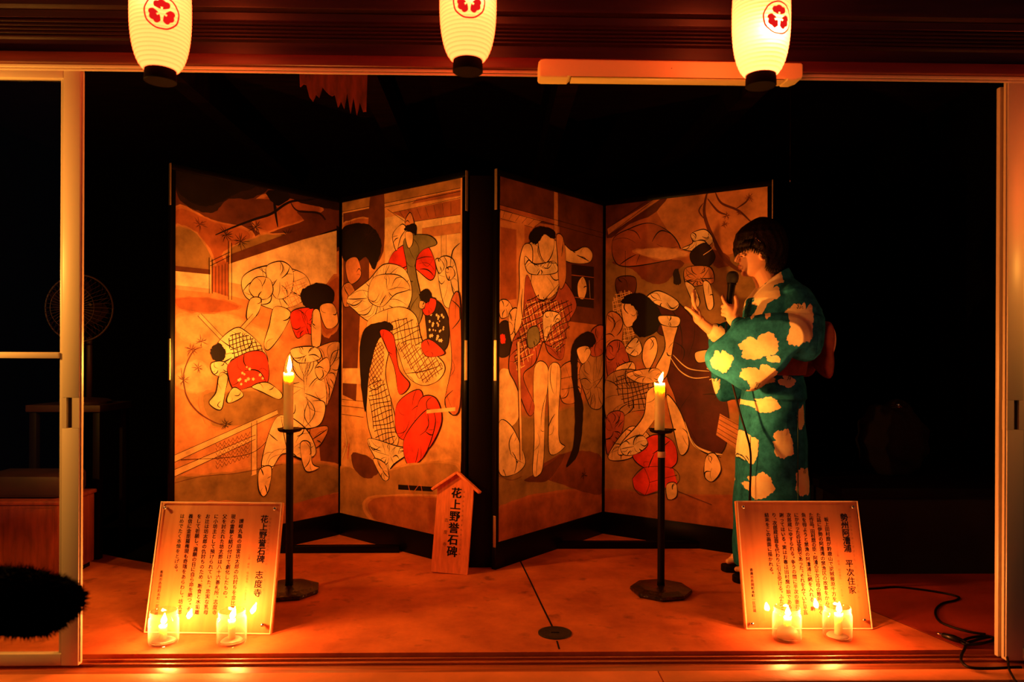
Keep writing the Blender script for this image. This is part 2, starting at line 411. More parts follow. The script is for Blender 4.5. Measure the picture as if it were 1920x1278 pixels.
def lan_r(z):
    """paper radius at height z above the lower ring"""
    t = (z/LH-0.5)*2
    return LR*(0.44+0.56*math.sqrt(max(0.0, 1-abs(t)**2.4*0.98)))
def lantern(loc, az, label, hot, watt, stile_fill=0.0):
    root = thing('paper_lantern', label, 'lantern', loc, 0, 'paper lanterns under the eaves')
    bm = bmesh.new(); prof = []; ribs = 31
    for k in range(ribs*6+1):
        z = LH*k/(ribs*6); prof.append((lan_r(z)+0.0014*(abs(math.sin(PI*k/6))-0.5), z))
    lathe(bm, prof, 64, cap0=False, cap1=False)
    bm.faces.ensure_lookup_table()
    for i, f in enumerate(bm.faces): f.material_index = 1 if (i//64) % 6 in (0, 5) else 0
    obj('paper_shade', bm, [PAPER, PAPER_RIB], root, True)
    bm = bmesh.new(); lathe(bm, [(0.0385, 0.004), (0.0400, -0.028), (0.0385, -0.0295), (0.001, -0.0295)], 48, cap0=False); obj('bottom_cap', bm, M['lacq_red'], root, 40)
    bm = bmesh.new(); lathe(bm, [(0.0385, LH-0.003), (0.040, LH+0.028), (0.036, LH+0.029), (0.036, LH-0.002)], 48, cap0=False, cap1=False); obj('top_cap', bm, M['lacquer'], root, 40)
    bm = bmesh.new(); tube(bm, [(-0.037, 0, LH+0.02), (-0.03, 0, LH+0.07), (0, 0, LH+0.10), (0.03, 0, LH+0.07), (0.037, 0, LH+0.02)], 0.0018, 6)
    tube(bm, [(0, 0, LH+0.10), (0, 0, 2.30-loc[2])], 0.002, 6); obj('hanger', bm, M['lacquer'], root)
    # crest: a ring round three petals, laid on the paper
    bm = bmesh.new()
    cz = 0.122
    def put(a, h):
        z = cz+h; r = lan_r(z)+0.0026; th = az+a/LR
        return (r*math.sin(th), -r*math.cos(th), z)
    def patch(poly):
        fb = bmesh.new(); V = [fb.verts.new((p[0], p[1], 0)) for p in poly]
        for t in tessellate_polygon([[Vector((p[0], p[1], 0)) for p in poly]]): fb.faces.new([V[i] for i in t])
        bmesh.ops.subdivide_edges(fb, edges=fb.edges[:], cuts=4, use_grid_fill=True)
        bmesh.ops.triangulate(fb, faces=fb.faces[:])
        mp = {v: bm.verts.new(put(v.co.x, v.co.y)) for v in fb.verts}
        for f in fb.faces: bm.faces.new([mp[v] for v in f.verts])
        fb.free()
    n = 60
    for k in range(n):
        q = []
        for kk, rr in ((k, 0.0385), (k+1, 0.0385), (k+1, 0.0425), (k, 0.0425)):
            rr += 0.0004*math.sin(9*2*PI*kk/n); q.append(put(rr*math.cos(2*PI*kk/n), rr*math.sin(2*PI*kk/n)))
        bm.faces.new([bm.verts.new(p) for p in q])
    for c in (90, 210, 330):
        poly = []
        for k in range(41):
            u = -1+2*k/40; ang = math.radians(c + 52*u)
            rr = 0.0335*(0.86+0.10*abs(math.cos(1.5*PI*u*0.98)) - 0.22*abs(u)**4)
            poly.append((rr*math.cos(ang), rr*math.sin(ang)))
        for dr_, da in ((0.021, 53), (0.011, 40), (0.008, 16), (0.0135, 11), (0.0135, -11), (0.008, -16), (0.011, -40), (0.021, -53)):
            ang = math.radians(c+da); poly.append((dr_*math.cos(ang), dr_*math.sin(ang)))
        patch(poly)
    obj('crest', bm, CREST, root, normals=False)
    # bulb inside
    bm = bmesh.new(); bmesh.ops.create_uvsphere(bm, u_segments=12, v_segments=8, radius=0.011); bmesh.ops.translate(bm, vec=hot, verts=bm.verts)
    obj('bulb', bm, BULB, root, True)
    ld = bpy.data.lights.new('bulb_light', 'POINT'); ld.energy = watt; ld.color = (1.0, 0.62, 0.30); ld.shadow_soft_size = 0.014
    lo = bpy.data.objects.new('bulb_light', ld); C.objects.link(lo); lo.parent = root; lo.location = (hot[0], hot[1]-0.022, hot[2]+0.0)
    if stile_fill:                                                       # added fill light under the lantern, brightens the door stile
        ld = bpy.data.lights.new('stile_fill_light', 'POINT'); ld.energy = stile_fill; ld.color = (1.0, 0.40, 0.055); ld.shadow_soft_size = 0.03
        lo = bpy.data.objects.new('stile_fill_light', ld); C.objects.link(lo); lo.parent = root; lo.location = (0, 0, -0.10)
    return root
BULB = emit_mat('bulb_glass', (1.0, 0.7, 0.3), 4.0)
M['lacq_red'] = mat('dark_red_lacquer', (0.003, 0.0008, 0.0006), 0.6, spec=0.06)
lantern((-0.880, -0.42, 1.697), 0.46, 'paper lantern with red petal crest, leftmost of the three', (0.006, -0.035, 0.165), 0.22)
lantern((-0.076, -0.42, 1.733), 0.08, 'paper lantern with red petal crest, middle one of the three', (0.02, -0.035, 0.14), 0.25)
lantern((0.705, -0.42, 1.705), 0.27, 'brightest paper lantern, crest turned right, in front of the long white fixture', (0.008, -0.035, 0.095), 1.7)
lantern((-1.97, -0.42, 1.36), 0.06, 'added paper lantern out of view at the left, lights the left door stile', (0.006, -0.035, 0.165), 0.5, 56.0)  # extra unseen lantern, its fill lamp brightens the left door
lantern((1.90, -0.42, 1.36), 0.3, 'added paper lantern out of view at the right, lights the right door stile', (0.006, -0.035, 0.165), 0.5, 5.0)  # unseen counterpart, added to light the right door

# ------------------------------------------------------------------ long plastic fixture on the lintel
root = thing('light_fixture', 'long cream plastic fixture on the lintel behind the right lantern', 'light fixture', (0.126, -0.110, 1.789))
root.rotation_euler = (0, 0.0, 0)
W = 0.80
poly = [(0.0, 0.010), (0.003, 0.003), (0.01, 0.0), (0.088, 0.0), (0.098, 0.011), (0.745, 0.011), (0.752, 0.0), (0.775, 0.0), (0.797, 0.010), (W, 0.018), (W, 0.06), (W-0.006, 0.067), (0.018, 0.070), (0.006, 0.067), (0.0, 0.058)]
poly = [(x, z*0.80) for x, z in poly]
bm = bmesh.new(); prism(bm, poly, -0.058, 0.0)
es = [e for e in bm.edges if abs(e.verts[0].co.y+0.058) < 1e-5 and abs(e.verts[1].co.y+0.058) < 1e-5]
bmesh.ops.bevel(bm, geom=es, offset=0.006, segments=3, profile=0.5, affect='EDGES')
obj('housing', bm, M['white_plastic'], root, 35)
obj('lower_lip', bx(0.099, 0.745, -0.050, -0.004, 0.0005, 0.0045, 0.0015), M['white_plastic'], root, 30)
obj('slot', bx(0.099, 0.745, -0.046, -0.004, 0.0045, 0.0088), M['alu_dark'], root)
bm = bmesh.new(); lathe(bm, [(0.0015, 0), (0.0015, 0.001)], 8, (0.40, -0.0585, 0.03)); obj('indicator_dot', bm, M['ink'], root)

# ------------------------------------------------------------------ folding screens
PAINT = attr_mat('painted_paper', 0.5, 9.0, 0.48, 0.2)
def screen_panel(root, A, B, frame_l, frame_r):
    """one leaf from floor point A to B, seen face on its near side; returns frame object with local mm map"""
    ax, ay = A; bx_, by = B
    w = math.hypot(bx_-ax, by-ay); ang = math.atan2(by-ay, bx_-ax)
    fr = bpy.data.objects.new('screen_leaf', None)
    H, T = 1.78, 0.022
    bm = bmesh.new()
    box(bm, 0, w, 0.0, T, 0.0, 0.118, 0.002); box(bm, 0, w, 0.0, T, H-0.026, H, 0.002)
    box(bm, 0, frame_l, 0.0, T, 0.119, H-0.027, 0.002); box(bm, w-frame_r, w, 0.0, T, 0.119, H-0.027, 0.002)
    o = obj('leaf', bm, M['lacquer'], root, 30)
    o.location = (ax-root.location.x, ay-root.location.y, 0); o.rotation_euler = (0, 0, ang)
    obj('backing', bx(frame_l, w-frame_r, 0.006, T-0.002, 0.118, H-0.026), M['paper_back'], o)
    return o, w
def fitting(leaf, x0, x1, z0, z1):
    bm = bmesh.new(); box(bm, x0, x1, -0.0016, 0.012, z0, z1, 0.001)
    obj('brass_fitting', bm, M['gold'], leaf)
def folding_screen(label, pts, arts, barspec):
    root = thing('folding_screen', label, 'folding screen', (pts[1][0], pts[1][1], 0), 0, 'painted two leaf folding screens')
    for k in range(2):
        fl, frr = ((0.024, 0.006) if k == 0 else (0.006, 0.024))
        leaf, w = screen_panel(root, pts[k], pts[k+1], fl, frr)
        x0, x1 = ((-0.002, 0.003) if k == 0 else (w-0.003, w+0.002))
        fitting(leaf, x0, x1, 1.60, 1.782); fitting(leaf, x0, x1, 0.84, 1.02); fitting(leaf, x0, x1, 0.10, 0.24)
        if arts[k]: paint(leaf, w, fl, frr, arts[k])
    (ax, ay), (bx2, by2) = barspec
    bm = bmesh.new(); L_ = math.hypot(bx2-ax, by2-ay)
    box(bm, 0, L_, -0.016, 0.016, 0.0, 0.034, 0.002)
    o = obj('floor_bar', bm, M['lacquer'], root, 30); o.location = (ax-root.location.x, ay-root.location.y, 0); o.rotation_euler = (0, 0, math.atan2(by2-ay, bx2-ax))
    return root

# painted leaves: generic robes, pines, walls and rails; points in mm along the leaf and up it
ART = {
1: [
('F','b','',[(19,1761),(408,1763),(891,1775),(892,1499),(644,1525),(381,1481),(195,1519),(20,1565)]),
('F','c','',[(19,1577),(195,1555),(381,1518),(248,1354),(21,1321)]),
('F','c','',[(408,1674),(643,1766),(771,1692),(583,1597),(437,1551)]),
('F','o','',[(20,1496),(121,1485),(196,1349),(25,1322)]),
('F','o','',[(273,1431),(466,1529),(644,1525),(524,1445),(327,1374)]),
('F','k2','',[(23,1757),(144,1761),(464,1766),(380,1690),(272,1672),(208,1603),(125,1595),(38,1634)]),
('F','k','',[(28,1758),(169,1761),(408,1763),(299,1696),(220,1644),(145,1618),(47,1654)]),
('F','k2','',[(523,1766),(905,1777),(905,1720),(771,1711),(644,1718)]),
('F','b','',[(299,1644),(465,1704),(523,1654),(381,1582),(273,1591)]),
('F','b','',[(644,1672),(878,1680),(878,1582),(739,1605)]),
('S','k',9,[(890,1836),(738,1749),(598,1710),(494,1636),(409,1598),(299,1545),(208,1496)]),
('S','k',11,[(528,1767),(511,1691),(529,1576)]),
('S','k2',8,[(598,1710),(644,1672),(771,1678),(837,1618),(906,1585)]),
('F','k','',[(465,1735),(552,1763),(597,1731),(523,1680)]),
('F','k','',[(771,1596),(895,1626),(896,1522),(821,1533)]),
('N','k2',(16, 14),[(260,1503)]),
('N','k2',(18, 16),[(332,1482)]),
('N','k2',(15, 14),[(583,1544)]),
('N','b',(14, 12),[(133,1535)]),
('N','b',(18, 14),[(676,1542)]),
('N','k2',(16, 12),[(409,1560)]),
('P','p','',[(25,1319),(184,1319),(184,1232),(26,1238)]),
('P','b','',[(25,1338),(184,1336),(184,1314),(25,1315)]),
('P','q','',[(26,1254),(184,1249),(184,1230),(26,1236)]),
('P','p','',[(261,1375),(599,1506),(878,1604),(880,1122),(646,1188),(261,1245)]),
('P','b','',[(260,1405),(871,1679),(878,1615),(261,1365)]),
('P','q','',[(261,1287),(880,1228),(880,1116),(261,1228)]),
('P','c','',[(191,1349),(274,1381),(274,1219),(192,1238)]),
('S','k',2.5,[(178,1391),(179,1227)]),
('S','p2',4,[(186,1392),(187,1228)]),
('S','k',2.5,[(193,1383),(194,1228)]),
('S','k',2.5,[(271,1475),(272,1204)]),
('S','p2',4,[(279,1476),(280,1204)]),
('S','k',2.5,[(287,1469),(288,1205)]),
('S','k',2,[(183,1372),(279,1426)]),
('S','k',2,[(183,1353),(279,1407)]),
('S','k',2,[(209,1351),(209,1234)]),
('S','k',2,[(224,1357),(225,1230)]),
('S','k',2,[(240,1363),(240,1226)]),
('S','k',2,[(255,1370),(256,1222)]),
('F','a2','',[(26,1101),(249,1134),(526,1015),(302,962),(98,1009)]),
('F','c','',[(26,1194),(197,1204),(328,1174),(197,1143),(61,1149)]),
('F','a2','',[(27,891),(148,913),(199,816),(124,783),(27,821)]),
('F','o','',[(161,769),(303,776),(557,766),(557,661),(251,618),(174,672)]),
('F','b','',[(768,992),(894,1133),(899,120),(804,232),(770,635)]),
('F','c','',[(773,1239),(893,1358),(894,1133),(807,1061)]),
('S','b',5,[(51,891),(75,773),(124,699),(199,646),(277,616)]),
('S','b',4,[(75,773),(63,867),(103,961),(147,985)]),
('N','b',(14, 10),[(98,973)]),
('N','b',(12, 10),[(63,839)]),
('N','b',(12, 10),[(142,1009)]),
('N','b',(12, 10),[(128,890)]),
('N','k2',(12, 12),[(264,630)]),
('F','o','',[(24,390),(125,406),(332,400),(559,412),(898,345),(899,105),(26,146)]),
('F','c','',[(25,251),(252,274),(530,206),(899,218),(899,103),(26,141)]),
('P','p2','',[(24,512),(528,681),(534,660),(24,481)]),
('P','p2','',[(24,449),(413,568),(413,548),(24,418)]),
('P','p2','',[(391,633),(419,641),(420,381),(392,375)]),
('S','k',2,[(24,512),(528,681)]),
('S','k',2,[(24,481),(534,660)]),
('S','k',2,[(24,449),(413,568)]),
('S','k',2,[(24,418),(413,548)]),
('S','k',2,[(391,628),(392,380)]),
('S','k',2,[(419,636),(420,381)]),
('S','k',2,[(52,488),(386,482),(528,598)]),
('S','b',2,[(24,390),(150,403),(332,397),(559,412)]),
('S','b',1.5,[(212,543),(223,528),(233,546)]),
('S','b',1.5,[(213,524),(223,508),(233,527)]),
('S','b',1.5,[(213,504),(223,489),(233,507)]),
('S','b',1.5,[(213,485),(223,469),(233,487)]),
('S','b',1.5,[(213,465),(223,450),(233,468)]),
('S','b',1.5,[(213,446),(223,430),(233,448)]),
('S','b',1.5,[(233,549),(243,533),(254,552)]),
('S','b',1.5,[(233,529),(244,513),(254,532)]),
('S','b',1.5,[(233,509),(244,494),(254,512)]),
('S','b',1.5,[(233,490),(244,474),(254,493)]),
('S','b',1.5,[(233,470),(244,455),(254,473)]),
('S','b',1.5,[(233,451),(244,435),(254,453)]),
('S','b',1.5,[(254,554),(264,538),(275,557)]),
('S','b',1.5,[(254,534),(264,519),(275,537)]),
('S','b',1.5,[(254,515),(265,499),(275,518)]),
('S','b',1.5,[(254,495),(265,479),(275,498)]),
('S','b',1.5,[(254,475),(265,460),(275,478)]),
('S','b',1.5,[(254,456),(265,440),(275,458)]),
('S','b',1.5,[(275,560),(285,544),(296,563)]),
('S','b',1.5,[(275,540),(285,524),(296,543)]),
('S','b',1.5,[(275,520),(286,504),(296,523)]),
('S','b',1.5,[(275,500),(286,484),(296,503)]),
('S','b',1.5,[(275,481),(286,465),(296,483)]),
('S','b',1.5,[(275,461),(286,445),(296,464)]),
('S','b',1.5,[(296,565),(307,549),(317,568)]),
('S','b',1.5,[(296,545),(307,530),(317,548)]),
('S','b',1.5,[(296,526),(307,510),(317,529)]),
('S','b',1.5,[(296,506),(307,490),(318,509)]),
('S','b',1.5,[(296,486),(307,470),(318,489)]),
('S','b',1.5,[(296,466),(307,450),(318,469)]),
('S','b',1.5,[(317,571),(328,555),(339,574)]),
('S','b',1.5,[(317,551),(328,535),(339,554)]),
('S','b',1.5,[(317,531),(328,515),(339,534)]),
('S','b',1.5,[(318,511),(328,495),(339,514)]),
('S','b',1.5,[(318,491),(328,475),(339,494)]),
('S','b',1.5,[(318,471),(329,455),(339,474)]),
('S','b',1.5,[(339,577),(350,561),(361,580)]),
('S','b',1.5,[(339,557),(350,541),(361,560)]),
('S','b',1.5,[(339,537),(350,521),(361,540)]),
('S','b',1.5,[(339,517),(350,500),(361,519)]),
('S','b',1.5,[(339,496),(350,480),(361,499)]),
('S','b',1.5,[(339,476),(350,460),(361,479)]),
('S','b',1.5,[(361,582),(372,566),(383,586)]),
('S','b',1.5,[(361,562),(372,546),(383,565)]),
('S','b',1.5,[(361,542),(372,526),(383,545)]),
('S','b',1.5,[(361,522),(372,506),(383,525)]),
('S','b',1.5,[(361,502),(372,486),(383,505)]),
('S','b',1.5,[(361,482),(372,465),(383,485)]),
('R','p',7,[(341,1313),(438,1372),(554,1383),(683,1355),(715,1276),(646,1204),(525,1172),(439,1188),(355,1226)]),
('R','p',4,[(466,1375),(554,1409),(615,1362),(600,1255),(525,1224),(481,1286)]),
('L','q',9,[(554,1304),(692,1315),(709,1208),(585,1188)]),
('R','e2',2,[(374,1265),(410,1319),(481,1319),(502,1261),(467,1220),(405,1222)]),
('R','s',1,[(511,1184),(600,1162),(561,1068),(483,976),(454,1001),(482,1092)]),
('R','s',1,[(382,1215),(438,1219),(425,1154),(383,1114),(361,1133)]),
('R','r',7,[(603,1162),(747,1183),(774,1052),(694,1058),(634,1038)]),
('F','k','',[(661,1272),(766,1321),(859,1286),(839,1201),(741,1182),(671,1206)]),
('R','s',1,[(728,1168),(773,1170),(781,1019),(748,975),(723,1018)]),
('R','p2',1,[(773,1198),(856,1216),(887,1119),(813,1089)]),
('P','p2','',[(125,1123),(139,1134),(406,876),(392,864)]),
('S','k',1.8,[(125,1123),(392,864)]),
('S','k',1.8,[(139,1134),(406,876)]),
('P','p2','',[(394,1145),(411,1135),(281,997),(265,1009)]),
('S','k',1.8,[(411,1135),(281,997)]),
('S','k',1.8,[(394,1145),(265,1009)]),
('R','p',5,[(223,1010),(302,1074),(356,1063),(445,988),(474,911),(412,861),(302,912),(250,888),(211,937)]),
('L','k2',8,[(275,1036),(356,1050),(454,976),(440,886),(302,932)]),
('F','k','',[(185,974),(223,1003),(255,974),(250,925),(203,925)]),
('R','p',3,[(190,913),(250,918),(276,876),(229,852),(193,870)]),
('R','r',3,[(276,913),(384,967),(463,950),(475,821),(384,798),(303,788),(271,851)]),
('D','p',7,[(302,888),(440,932),(455,829),(316,808)]),
('R','s',1,[(229,864),(268,851),(255,778),(235,698),(179,732),(211,779)]),
('R','s',1,[(290,794),(319,793),(346,757),(282,727),(263,745)]),
('R','s',1,[(390,800),(469,818),(551,761),(533,733),(441,773)]),
('R','q',12,[(685,942),(888,1021),(889,880),(815,687),(769,799)]),
('R','p',11,[(586,950),(694,985),(775,882),(815,743),(783,601),(680,581),(588,633),(557,806)]),
('R','p',5,[(601,977),(742,991),(775,931),(647,910)]),
('R','c2',5,[(649,557),(816,582),(796,509),(744,473),(665,494)]),
('R','p',9,[(528,650),(680,586),(751,458),(681,419),(558,464),(485,381),(442,438)]),
('R','s',2,[(431,400),(494,406),(483,304),(454,269),(426,312)]),
('R','s',2,[(656,502),(712,503),(729,398),(771,371),(688,365)]),
('R','s',2,[(742,882),(814,937),(834,875),(775,821)]),
],
2: [
('P','o2','',[(5,1776),(874,1771),(874,1708),(5,1705)]),
('P','e2','',[(351,1634),(874,1641),(877,1202),(353,1225)]),
('P','c','',[(411,1653),(874,1660),(875,1588),(547,1591)]),
('P','c','',[(584,1698),(874,1701),(874,1674),(547,1678)]),
('S','k',2.2,[(5,1705),(874,1708)]),
('S','k',2.2,[(6,1683),(874,1694)]),
('S','k',1.6,[(411,1653),(874,1665)]),
('S','k',1.6,[(547,1591),(875,1588)]),
('S','k',2,[(371,1674),(528,1583)]),
('S','k',1.4,[(462,1652),(509,1600)]),
('S','k',1.4,[(524,1652),(562,1600)]),
('S','k',1.4,[(584,1653),(614,1599)]),
('S','k',1.4,[(643,1653),(666,1599)]),
('S','k',1.4,[(701,1653),(716,1599)]),
('S','k',1.4,[(758,1653),(765,1598)]),
('S','k',1.4,[(813,1653),(814,1598)]),
('S','k',1.6,[(555,1569),(556,1375)]),
('S','k',1.6,[(751,1578),(753,1360)]),
('S','k',1.6,[(555,1508),(875,1506)]),
('S','k',1.6,[(622,1552),(875,1554)]),
('S','k',1.6,[(783,1530),(785,1211)]),
('P','c2','',[(622,1552),(875,1554),(875,1506),(622,1506)]),
('P','b','',[(15,1696),(234,1696),(229,1236),(18,1203)]),
('F','c','',[(29,1638),(226,1643),(227,1562),(52,1551)]),
('F','b','',[(234,1761),(284,1771),(342,1752),(340,1470),(228,1426)]),
('P','b','',[(13,1246),(164,1234),(129,711),(17,740)]),
('P','p2','',[(16,880),(188,883),(189,801),(16,802)]),
('F','k','',[(6,1612),(149,1630),(269,1590),(327,1498),(270,1382),(206,1449),(119,1421),(12,1465)]),
('N','k2',(24, 22),[(227,1562)]),
('N','k2',(18, 20),[(74,1605)]),
('R','s2',1,[(44,1440),(132,1455),(168,1362),(98,1320),(53,1350)]),
('R','c2',2,[(8,1302),(76,1326),(134,1240),(32,1203)]),
('R','r',5,[(412,1451),(529,1493),(659,1468),(717,1363),(682,1303),(548,1375),(441,1336),(381,1382)]),
('R','s',1,[(440,1462),(412,1543),(478,1588),(509,1564),(471,1524)]),
('R','c2',1,[(501,1591),(539,1638),(570,1578),(555,1539)]),
('R','p',4,[(731,1387),(835,1384),(863,1208),(775,1182)]),
('R','p',2,[(714,1393),(745,1398),(774,1359),(739,1332)]),
('R','e2',2,[(781,1346),(822,1355),(843,1318),(802,1296)]),
('S','k',4,[(875,1460),(828,1428),(812,1356)]),
('R','g',5,[(498,1514),(659,1518),(724,1469),(623,1446),(579,1373),(632,1168),(580,1088),(534,1197),(518,1378)]),
('R','s',0,[(505,1544),(555,1539),(559,1487),(525,1470)]),
('F','k','',[(498,1560),(528,1580),(581,1574),(581,1526),(555,1539)]),
('R','p',14,[(54,1244),(228,1331),(352,1403),(503,1366),(557,1247),(493,1147),(354,1098),(229,1122),(121,1180)]),
('R','e2',6,[(270,1342),(452,1343),(542,1273),(433,1248),(333,1192),(229,1236)]),
('R','p2',6,[(229,1128),(442,1187),(580,1144),(633,1016),(776,912),(742,838),(627,809),(514,862),(427,1005),(364,859),(437,652),(458,518),(325,480),(233,586),(210,802),(230,992)]),
('L','k2',12,[(414,1123),(580,1118),(625,1004),(435,1018)]),
('L','b',9,[(443,1005),(625,991),(769,905),(717,847),(626,827)]),
('L','b',8,[(251,1006),(355,992),(323,805),(240,816)]),
('L','k2',11,[(232,803),(364,820),(429,651),(438,526),(309,497)]),
('F','k','',[(187,1069),(354,1119),(422,1081),(306,1019),(240,857),(211,661),(167,855)]),
('R','r',2,[(322,1067),(423,1049),(463,887),(544,812),(468,763),(428,900)]),
('R','p',9,[(233,526),(458,507),(576,502),(431,416),(367,351),(297,424)]),
('R','k2',2,[(654,1172),(732,1201),(803,1113),(790,986),(684,971),(662,1066)]),
('D','p',12,[(672,1154),(775,1138),(776,1003),(684,996)]),
('R','r',2,[(624,1213),(718,1214),(711,1155),(647,1142)]),
('R','r',2,[(625,1004),(684,1026),(783,961),(662,946)]),
('F','k','',[(609,1239),(646,1265),(689,1240),(675,1201),(632,1203)]),
('R','p2',1,[(617,1209),(650,1202),(643,1172),(610,1178)]),
('R','rb',3,[(809,1161),(877,1212),(880,721),(784,728),(828,918)]),
('R','r',3,[(456,713),(612,789),(635,689),(546,551),(453,569)]),
('R','r',2,[(612,733),(721,755),(764,646),(672,510),(576,527)]),
('R','r',3,[(508,548),(664,695),(725,644),(654,484),(539,422)]),
('P','p2','',[(664,695),(853,717),(853,700),(664,678)]),
('S','k',1.6,[(17,717),(198,714)]),
('S','k',1.6,[(17,684),(198,679)]),
('S','k',1.6,[(17,639),(199,633)]),
('F','o2','',[(19,347),(277,352),(592,427),(881,437),(883,137),(21,111)]),
('F','c','',[(277,226),(882,293),(883,134),(361,104)]),
('F','b','',[(104,439),(234,437),(326,379),(235,323),(127,358)]),
('N','b',(20, 20),[(213,381)]),
('R','p2',3,[(276,427),(367,415),(399,347),(351,334)]),
('P','k','',[(467,321),(709,339),(709,317),(467,297)]),
('S','rb',3,[(536,337),(563,289),(622,339),(648,287),(710,290)]),
('N','rb',(10, 8),[(50,476)]),
('S','p',3,[(36,573),(59,490),(23,403)]),
('S','r',3,[(81,492),(69,408)]),
],
3: [
('F','b','',[(13,1762),(866,1780),(867,1598),(474,1587),(14,1596)]),
('P','b','',[(474,1600),(867,1598),(871,1113),(477,1127)]),
('P','c','',[(21,1626),(452,1618),(452,1595),(21,1607)]),
('P','c2','',[(32,1604),(344,1600),(262,1556),(32,1566)]),
('P','c2','',[(429,1761),(464,1762),(466,1468),(431,1464)]),
('S','k',2,[(21,1626),(867,1609)]),
('S','k',2,[(21,1604),(867,1581)]),
('S','k',1.8,[(429,1761),(431,1490)]),
('S','k',1.8,[(464,1762),(466,1494)]),
('S','k',1.6,[(32,1566),(262,1556)]),
('S','k',1.4,[(61,1601),(47,1570)]),
('S','k',1.4,[(113,1600),(91,1568)]),
('S','k',1.4,[(167,1599),(136,1567)]),
('S','k',1.4,[(222,1598),(183,1565)]),
('S','k',1.4,[(278,1598),(230,1563)]),
('S','k',1.4,[(336,1597),(279,1561)]),
('P','c2','',[(21,1557),(202,1563),(206,1067),(25,1015)]),
('P','c','',[(32,1528),(144,1530),(146,1212),(34,1194)]),
('P','k2','',[(579,1413),(782,1419),(783,1200),(581,1206)]),
('R','p2',1,[(636,1323),(684,1360),(718,1302),(689,1245),(641,1253)]),
('S','c',3,[(580,1359),(782,1363)]),
('S','c',3,[(580,1249),(783,1248)]),
('S','p2',2,[(738,1345),(748,1248)]),
('F','o','',[(27,705),(268,653),(874,671),(879,119),(30,123)]),
('F','c','',[(30,252),(312,282),(878,228),(879,119),(30,123)]),
('F','b2','',[(311,397),(482,463),(715,458),(877,394),(878,214),(528,304)]),
('F','b','',[(210,371),(311,397),(527,464),(395,348)]),
('F','e2','',[(26,872),(122,875),(173,770),(150,649),(27,652)]),
('R','e2',2,[(27,650),(112,632),(190,522),(214,446),(133,408),(28,433)]),
('S','k',3,[(58,439),(76,408)]),
('N','k',(4, 6),[(159,462)]),
('S','b',2,[(28,414),(114,384),(191,391)]),
('R','p2',2,[(27,1193),(79,1203),(116,1167),(90,1132),(35,1122)]),
('R','k2',0,[(24,1086),(94,1098),(102,967),(25,953)]),
('F','r','',[(35,1043),(65,1044),(65,1010),(36,1010)]),
('R','p2',5,[(90,1136),(154,1164),(155,1017),(110,1016)]),
('R','c2',3,[(488,890),(653,915),(655,735),(502,725)]),
('S','k',2,[(492,837),(654,855)]),
('S','k',2,[(497,784),(654,795)]),
('R','s',2,[(279,892),(387,891),(363,660),(352,430),(311,379),(270,401),(281,564)]),
('R','s',2,[(392,891),(488,890),(472,653),(481,534),(526,496),(403,476),(393,658)]),
('R','s',2,[(203,1439),(283,1498),(439,1517),(529,1448),(476,1285),(347,1219),(224,1267)]),
('R','s',1,[(203,1469),(263,1446),(233,1218),(167,1054),(132,1077),(165,1250),(165,1386)]),
('R','s',2,[(474,1521),(588,1481),(697,1515),(766,1487),(732,1436),(565,1420),(475,1448)]),
('R','pl',9,[(216,1328),(305,1222),(432,1230),(502,1326),(623,1214),(540,1097),(505,937),(391,963),(348,1020),(287,918),(195,856),(280,716),(236,673),(141,821),(92,895),(117,1016),(186,1116)]),
('L','p2',12,[(225,1217),(306,1209),(476,1219),(531,1129),(478,969),(348,1020),(227,918),(129,894),(186,1116)]),
('L','k2',14,[(225,1217),(432,1224),(585,1212),(496,956),(348,1020),(129,894)]),
('R','c2',1,[(448,1544),(510,1526),(529,1342),(476,1285),(457,1441)]),
('R','p',7,[(203,1414),(284,1385),(431,1412),(453,1362),(325,1338),(224,1342)]),
('R','s',0,[(312,1532),(422,1541),(418,1457),(363,1400),(312,1446)]),
('F','k','',[(235,1497),(262,1546),(336,1571),(430,1563),(430,1521),(353,1532),(312,1497),(279,1478)]),
('R','g',1,[(226,1068),(298,1090),(315,1019),(234,988)]),
('R','p',5,[(347,1153),(455,1165),(486,1127),(412,1093),(357,1020)]),
('P','p2','',[(148,1016),(167,1017),(190,468),(175,470)]),
('S','k',1.8,[(148,1016),(175,470)]),
('S','k',1.8,[(167,1017),(190,468)]),
('R','cg',8,[(654,888),(872,999),(874,708),(772,674),(703,749)]),
('R','pl',4,[(759,1082),(871,1108),(872,971),(750,956)]),
('F','k','',[(578,983),(638,1051),(749,1076),(800,1027),(730,984),(643,959),(635,806),(684,681),(647,465),(536,396),(600,510),(608,699),(579,862)]),
('R','p2',1,[(624,983),(711,1003),(750,965),(673,909)]),
('N','k2',(14, 10),[(691,337)]),
],
4: [
('F','a','',[(322,1772),(863,1767),(864,1424),(492,1463),(351,1595)]),
('F','b','',[(12,1777),(336,1776),(279,1684),(145,1642),(12,1583)]),
('P','c2','',[(15,1631),(278,1774),(313,1773),(22,1596)]),
('S','k',2,[(15,1631),(278,1774)]),
('S','k',2,[(22,1596),(313,1773)]),
('F','o','',[(16,1455),(437,1400),(864,1424),(866,1023),(18,971)]),
('F','o2','',[(20,686),(356,592),(867,672),(869,121),(22,126)]),
('F','c','',[(19,231),(357,240),(869,284),(869,114),(19,123)]),
('F','b2','',[(54,1452),(423,1433),(386,1363),(324,1320),(236,1338),(161,1403)]),
('R','c',3,[(47,1566),(145,1619),(264,1636),(380,1566),(423,1468),(323,1434),(85,1430)]),
('F','a2','',[(176,1500),(352,1500),(464,1465),(323,1448)]),
('F','b2','',[(573,1470),(652,1451),(678,1398),(600,1390)]),
('S','b',15,[(561,1771),(545,1657),(594,1521),(657,1417),(742,1355),(864,1323)]),
('S','b',8,[(598,1761),(630,1700),(716,1652),(784,1581)]),
